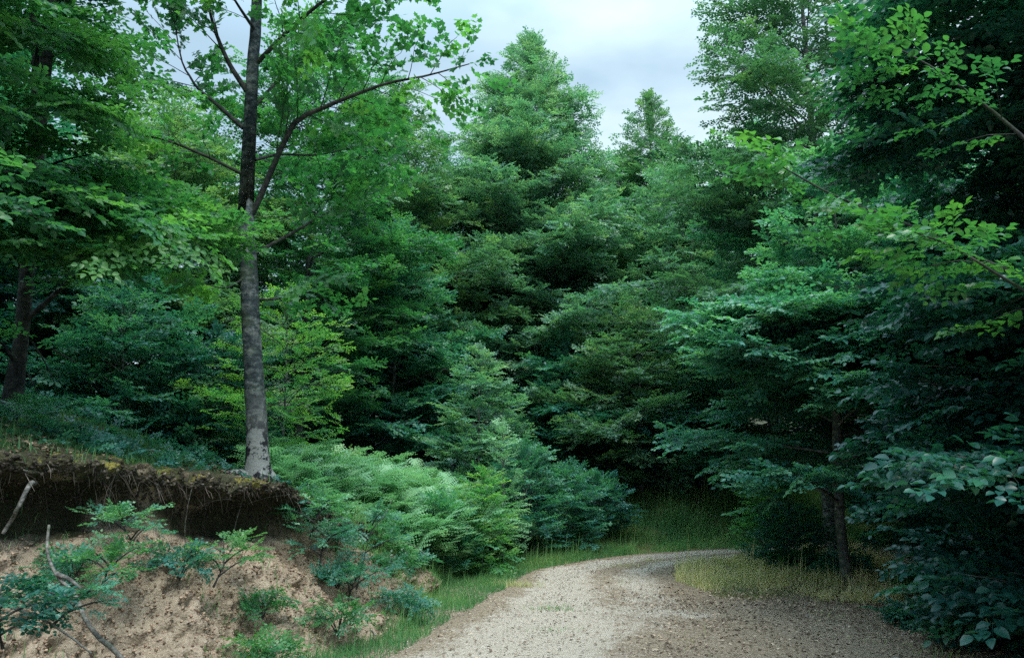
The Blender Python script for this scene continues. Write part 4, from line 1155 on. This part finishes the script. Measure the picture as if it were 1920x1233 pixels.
# shade plants covering the ground under the far trees
xs, ys = scatter(9000, -24, 26, 15, 42)
D_, _z = lip_field(xs, ys)
m = (D_ > 2.4) & (rgx.random(len(xs)) < .55 + .8 * fbm(xs, ys, 3, .5, 3)); xs, ys = xs[m], ys[m]
FU = Foliage(S_FAR); aa = rgx.uniform(0, 6.28, len(xs))
FU.add(np.stack([xs, ys, terrain(xs, ys) + rgx.uniform(.0, .45, len(xs))], -1), np.stack([np.cos(aa), np.sin(aa), rgx.uniform(.1, 1.2, len(xs))], -1),
       np.stack([-np.cos(aa) * .4, -np.sin(aa) * .4, np.ones(len(xs))], -1), rgx.uniform(.7, 1.3, len(xs)), .35 + rgx.normal(0, .12, len(xs)))
tag(link("undergrowth", FU.mesh("undergrowth", 2), M_DEEP), "low shade plants covering the ground under the far trees", "undergrowth", kind="stuff")

def weed(name, label, cat, x, y, z, R_, H_, n, mat, seed, tint=.5, ss=.6, group=None, spr=S_FINE):
    """A loose plant: arching stems from one root, leafy all along."""
    r = np.random.default_rng(seed); root = empty(name, (x, y, z)); tag(root, label, cat, group)
    Fw = Foliage(spr); Ww = Wood()
    for k in range(n):
        a = r.uniform(0, 6.28); l = r.uniform(.45, 1.1); h = H_ * r.uniform(.4, 1.1)
        e = np.array([cos(a), sin(a), 0]) * R_ * l
        pth = resample(np.array([[0, 0, -.02], e * .3 + [0, 0, h * .75], e * .7 + [0, 0, h], e + [0, 0, h * r.uniform(.55, 1.0)]]), 9)
        Ww.tube(pth, np.linspace(.004, .0015, 9), 4)
        q = np.linspace(.25, 1, r.integers(4, 8)); ix = (q * 8).astype(int)
        dd = np.gradient(pth, axis=0)[ix]; dd = rot_h(dd, np.where(np.arange(len(q)) % 2, 1, -1) * r.uniform(.4, 1.2, len(q)))
        dd[:, 2] *= .4
        Fw.add(pth[ix], dd + r.normal(0, .01, dd.shape), np.stack([r.normal(0, .5, len(q)), r.normal(0, .5, len(q)), np.ones(len(q))], -1), r.uniform(.5, 1.1, len(q)) * ss, tint + r.normal(0, .1, len(q)))
    link("stem", Ww.mesh("stem"), M_DARKBARK, root); link("leaves", Fw.mesh("leaves", seed), mat, root)
    return root
G_W = "weeds on the bank and verge"
for k, (yy, t_, R_, H_, n, mt_, ti, lab) in enumerate([
        (9.3, .66, .34, .30, 16, M_LEFT, .4, "dark weed hanging at the right end of the hollow"),
        (9.8, .56, .30, .26, 15, M_DEEP, .55, "large dark weed under the grey trunk, on the right end of the slope"),
        (10.2, .30, .26, .2, 11, M_LEFT, .4, "weed halfway down the right end of the slope"),
        (9.1, .30, .25, .22, 12, M_BEECH, .5, "pale weed in the middle of the slope, below the large dark one"),
        (10.8, .60, .40, .34, 18, M_LEFT, .6, "pale green weed on the low lip beside the bracken"),
        (11.3, .40, .34, .25, 15, M_BEECH, .6, "weed at the foot of the bracken, near the pale twig"),
        (7.3, .36, .30, .22, 12, M_DEEP, .6, "low weed on the slope left of the middle, by the long dead branch"),
        (6.6, .40, .26, .2, 10, M_BEECH, .6, "small weed near the lower left corner, above the long dead branch"),
        (8.1, .22, .25, .2, 10, M_LEFT, .4, "low weed near the foot of the slope in the middle"),
        (8.6, .10, .30, .26, 14, M_LEFT, .6, "green weed at the foot of the slope beside the verge"),
        (9.6, .06, .30, .28, 14, M_DEEP, .6, "dark green weed where the slope meets the verge"),
        (7.6, .05, .26, .24, 12, M_LEFT, .6, "green weed at the bottom edge, in the verge")]):
    p_ = bank_pt(yy, t_); weed("weed", lab, "weed", p_[0], p_[1], p_[2] + .01, R_, H_, n, mt_, 300 + k, ti, .6, G_W)
for k, (px, yd, R_, H_, n, mt_, ti, lab) in enumerate([
        (1480, 14.0, .4, .3, 16, M_LEFT, .4, "low plant at the back of the dry grass patch"),
        (1700, 11.6, .45, .3, 18, M_LEFT, .4, "low plant to the right of the crooked trunk"),
        (1560, 13.2, .4, .3, 16, M_BEECH, .45, "low plant just behind the crooked trunk"),
        (1690, 9.2, .35, .2, 14, M_GLOSS, .5, "trailing plant on the crumbling edge at the right"),
        (1780, 8.2, .35, .2, 14, M_GLOSS, .4, "trailing plant in the dark lower right corner")]):
    xx = (px - CX) / F_PX * yd; weed("weed", lab, "weed", xx, yd, tz(xx, yd), R_, H_, n, mt_, 340 + k, ti, .7, "weeds at the right edge", S_OVAL)

# stones
import bmesh
from mathutils import Vector
def stone(name, label, x, y, s, seed, z=None, mat=None):
    bm = bmesh.new(); bmesh.ops.create_icosphere(bm, subdivisions=3, radius=1)
    co = np.array([v.co[:] for v in bm.verts])
    f = 1 + .35 * fbm(co[:, 0] + seed, co[:, 1], co[:, 2], 1.1, 4)
    for v, c, k in zip(bm.verts, co, f): v.co = Vector((c[0]*k*s[0], c[1]*k*s[1], c[2]*k*s[2]))
    me = bpy.data.meshes.new(name); bm.to_mesh(me); bm.free()
    for p_ in me.polygons: p_.use_smooth = True
    o = link(name, me, mat or M_STONE); o.location = (x, y, (tz(x, y) if z is None else z) + s[2] * .35)
    return tag(o, label, "stone", "stones at the road edge")
for k, (px, py, s, lab) in enumerate([(1648, 1222, (.075, .05, .04), "pale flat stone at the bottom edge of the photo on the right"), (1590, 1098, (.06, .05, .05), "grey stone leaning on the foot of the thin crooked trunk"),
        (1570, 1100, (.035, .03, .025), "small stone left of the one at the foot of the crooked trunk"), (1620, 1130, (.05, .035, .03), "stone on the crumbling edge below the crooked trunk"),
        (1385, 1170, (.03, .022, .018), "small dark stone alone in the leaf litter")]):
    yd = 1.6 * F_PX / (py - 880); stone("stone", lab, (px - CX) / F_PX * yd, yd, s, k * 3.1)

# ------------------------------------------------------------------ dead branches, roots, seedlings on the bank
def stick(name, label, cat, pts, r0, r1, mat=M_DEAD, group=None, twigs=()):
    P_ = np.array(pts); o0 = P_[0].copy(); Wd = Wood()
    q = resample(P_ - o0, 24); q = q + .012 * np.stack([fbm(q[:, 0], q[:, 1], k + q[:, 2], 5, 3) for k in (1, 2, 3)], -1)
    Wd.tube(q, np.linspace(r0, r1, 24), 8, .12, r0)
    for tw in twigs: Wd.tube(resample(np.array(tw) - o0, 8), np.linspace(r1 * 1.2, r1 * .4, 8), 5)
    o = link(name, Wd.mesh(name), mat); o.location = tuple(o0)
    return tag(o, label, cat, group)
stick("dead_branch", "long crooked grey branch lying down the slope at the lower left", "branch",
      [at(92, 985, 6.35), at(88, 1030, 6.15), at(105, 1075, 5.95), at(140, 1115, 5.75), at(165, 1170, 5.5), at(230, 1240, 5.25), at(260, 1290, 5.1)], .010, .016, group="dead branches on the bank",
      twigs=[[at(105, 1075, 5.9), at(130, 1085, 5.85), at(170, 1120, 5.8)]])
stick("dead_branch", "thin bare stick crossing the lower left corner", "branch", [at(-10, 1128, 5.2), at(60, 1150, 5.1), at(115, 1180, 5.0), at(170, 1225, 4.9)], .009, .005, group="dead branches on the bank")
stick("dead_branch", "pale twig with side twigs lying above the slope near the bracken", "branch", [at(690, 1018, 11.0), at(740, 1017, 11.1), at(775, 1022, 11.2), at(800, 1040, 11.2)], .009, .004, group="dead branches on the bank",
      twigs=[[at(740, 1017, 11.1), at(765, 1035, 11.0), at(778, 1043, 11.0)]])
stick("dead_branch", "slanting bare stem standing at the edge of the bracken", "branch", [at(705, 990, 11.2), at(715, 975, 11.2), at(728, 950, 11.4), at(736, 935, 11.5)], .008, .004, group="dead branches on the bank")
stick("fern_stalk", "pale straight stalk leaning over the verge grass", "stalk", [at(655, 1113, 9.2), at(670, 1140, 9.0), at(705, 1190, 8.3)], .005, .006)
stick("tree_root", "thick bare root bridging the dark hollow at the left end of the bank", "root", [at(65, 905, 6.4), at(48, 925, 6.15), at(35, 950, 6.1), at(20, 975, 6.2), at(5, 1000, 6.2)], .020, .013, M_DEAD, "roots in the bank")
rr_ = np.random.default_rng(33)
labs = ["thin root hanging over the dark hollow near its %s end", ]
for k, yy in enumerate([6.3, 6.9, 7.15, 7.5, 7.9, 8.2, 8.5, 8.8]):
    a = bank_pt(yy, .80); b = bank_pt(yy + rr_.uniform(-.2, .2), .70); c = bank_pt(yy + rr_.uniform(-.3, .3), .52)
    n_ = np.array([.8, -.5, 0]) * .05
    stick("hanging_root", ["hair thin root beside the thick bare root", "thin root hanging into the dark hollow left of the seedling", "thin root hanging over the seedling below the lip", "thin root in front of the deepest shade",
          "crooked root right of the seedling", "pale root stub under the moss", "thin root at the right end of the hollow", "last thin root under the grey trunk"][k], "root",
          [a + n_, (a + b) / 2 + n_ * 1.6, (b + c) / 2 + n_ * 2, c + n_ * .2] if k % 2 == 0 else [a + n_, (a + b) / 2 + n_ * 1.5 + [0, 0, .02], b + n_ * 1.5], .006, .002, M_DEAD, "roots in the bank")

def seedling(name, label, px, py, Yd, H_, R_, mat, seed, tint=.5, spr=S_FINE, n=14, ss=.8, group="seedlings on the bank", on_bank=None):
    n = max(5, int(n * .45))
    p_ = at(px, py, Yd)
    return make_tree(name, label, "plant", p_[0], p_[1], H_, R_, .15, n, mat, M_DARKBARK, spr, seed, env_egg, el=(.7, .05), el_top=.7, r0=.006, lean=tuple(np.random.default_rng(seed).normal(0, .35 * H_, 2)),
                     sp=dict(gap=.13, sgap=.14, tint=tint, ss=ss * .62), zb=p_[2], group=group)
seedling("beech_seedling", "seedling with flat pale sprays growing up in front of the dark hollow", 255, 1030, 7.0, .26, .20, M_BEECH, 101, .8)
seedling("beech_seedling", "seedling on the bare tan slope in the middle of the bank", 400, 1100, 7.3, .30, .27, M_LEFT, 102, .75)
seedling("beech_seedling", "seedling right of the hollow with stacked pale sprays", 580, 1010, 8.9, .36, .35, M_BEECH, 103, .7)
seedling("beech_seedling", "tall dark seedling at the right end of the bank", 668, 1105, 9.3, .75, .38, M_DEEP, 104, .6, n=13)
seedling("beech_seedling", "dark seedling below the one with stacked sprays", 600, 1060, 8.8, .3, .3, M_DEEP, 105, .6)
seedling("beech_seedling", "small leafy seedling beside the long dead branch", 190, 1100, 6.3, .18, .15, M_LEFT, 106, .6)
seedling("leafy_bush", "dark broad leaved bush cut off by the lower left edge", 5, 1215, 5.0, .27, .20, M_GLOSS, 107, .45, S_OVAL, 22, .8, None)
seedling("beech_seedling", "dark seedling under the broad leaved bush, by the thin stick", 100, 1170, 5.2, .15, .15, M_DEEP, 108, .5, S_FINE, 12, .7)
seedling("leafy_bush", "dark bush at the foot of the bank beside the verge grass", 650, 1130, 8.9, .28, .3, M_DEEP, 109, .6, S_FINE, 16, .75, None)
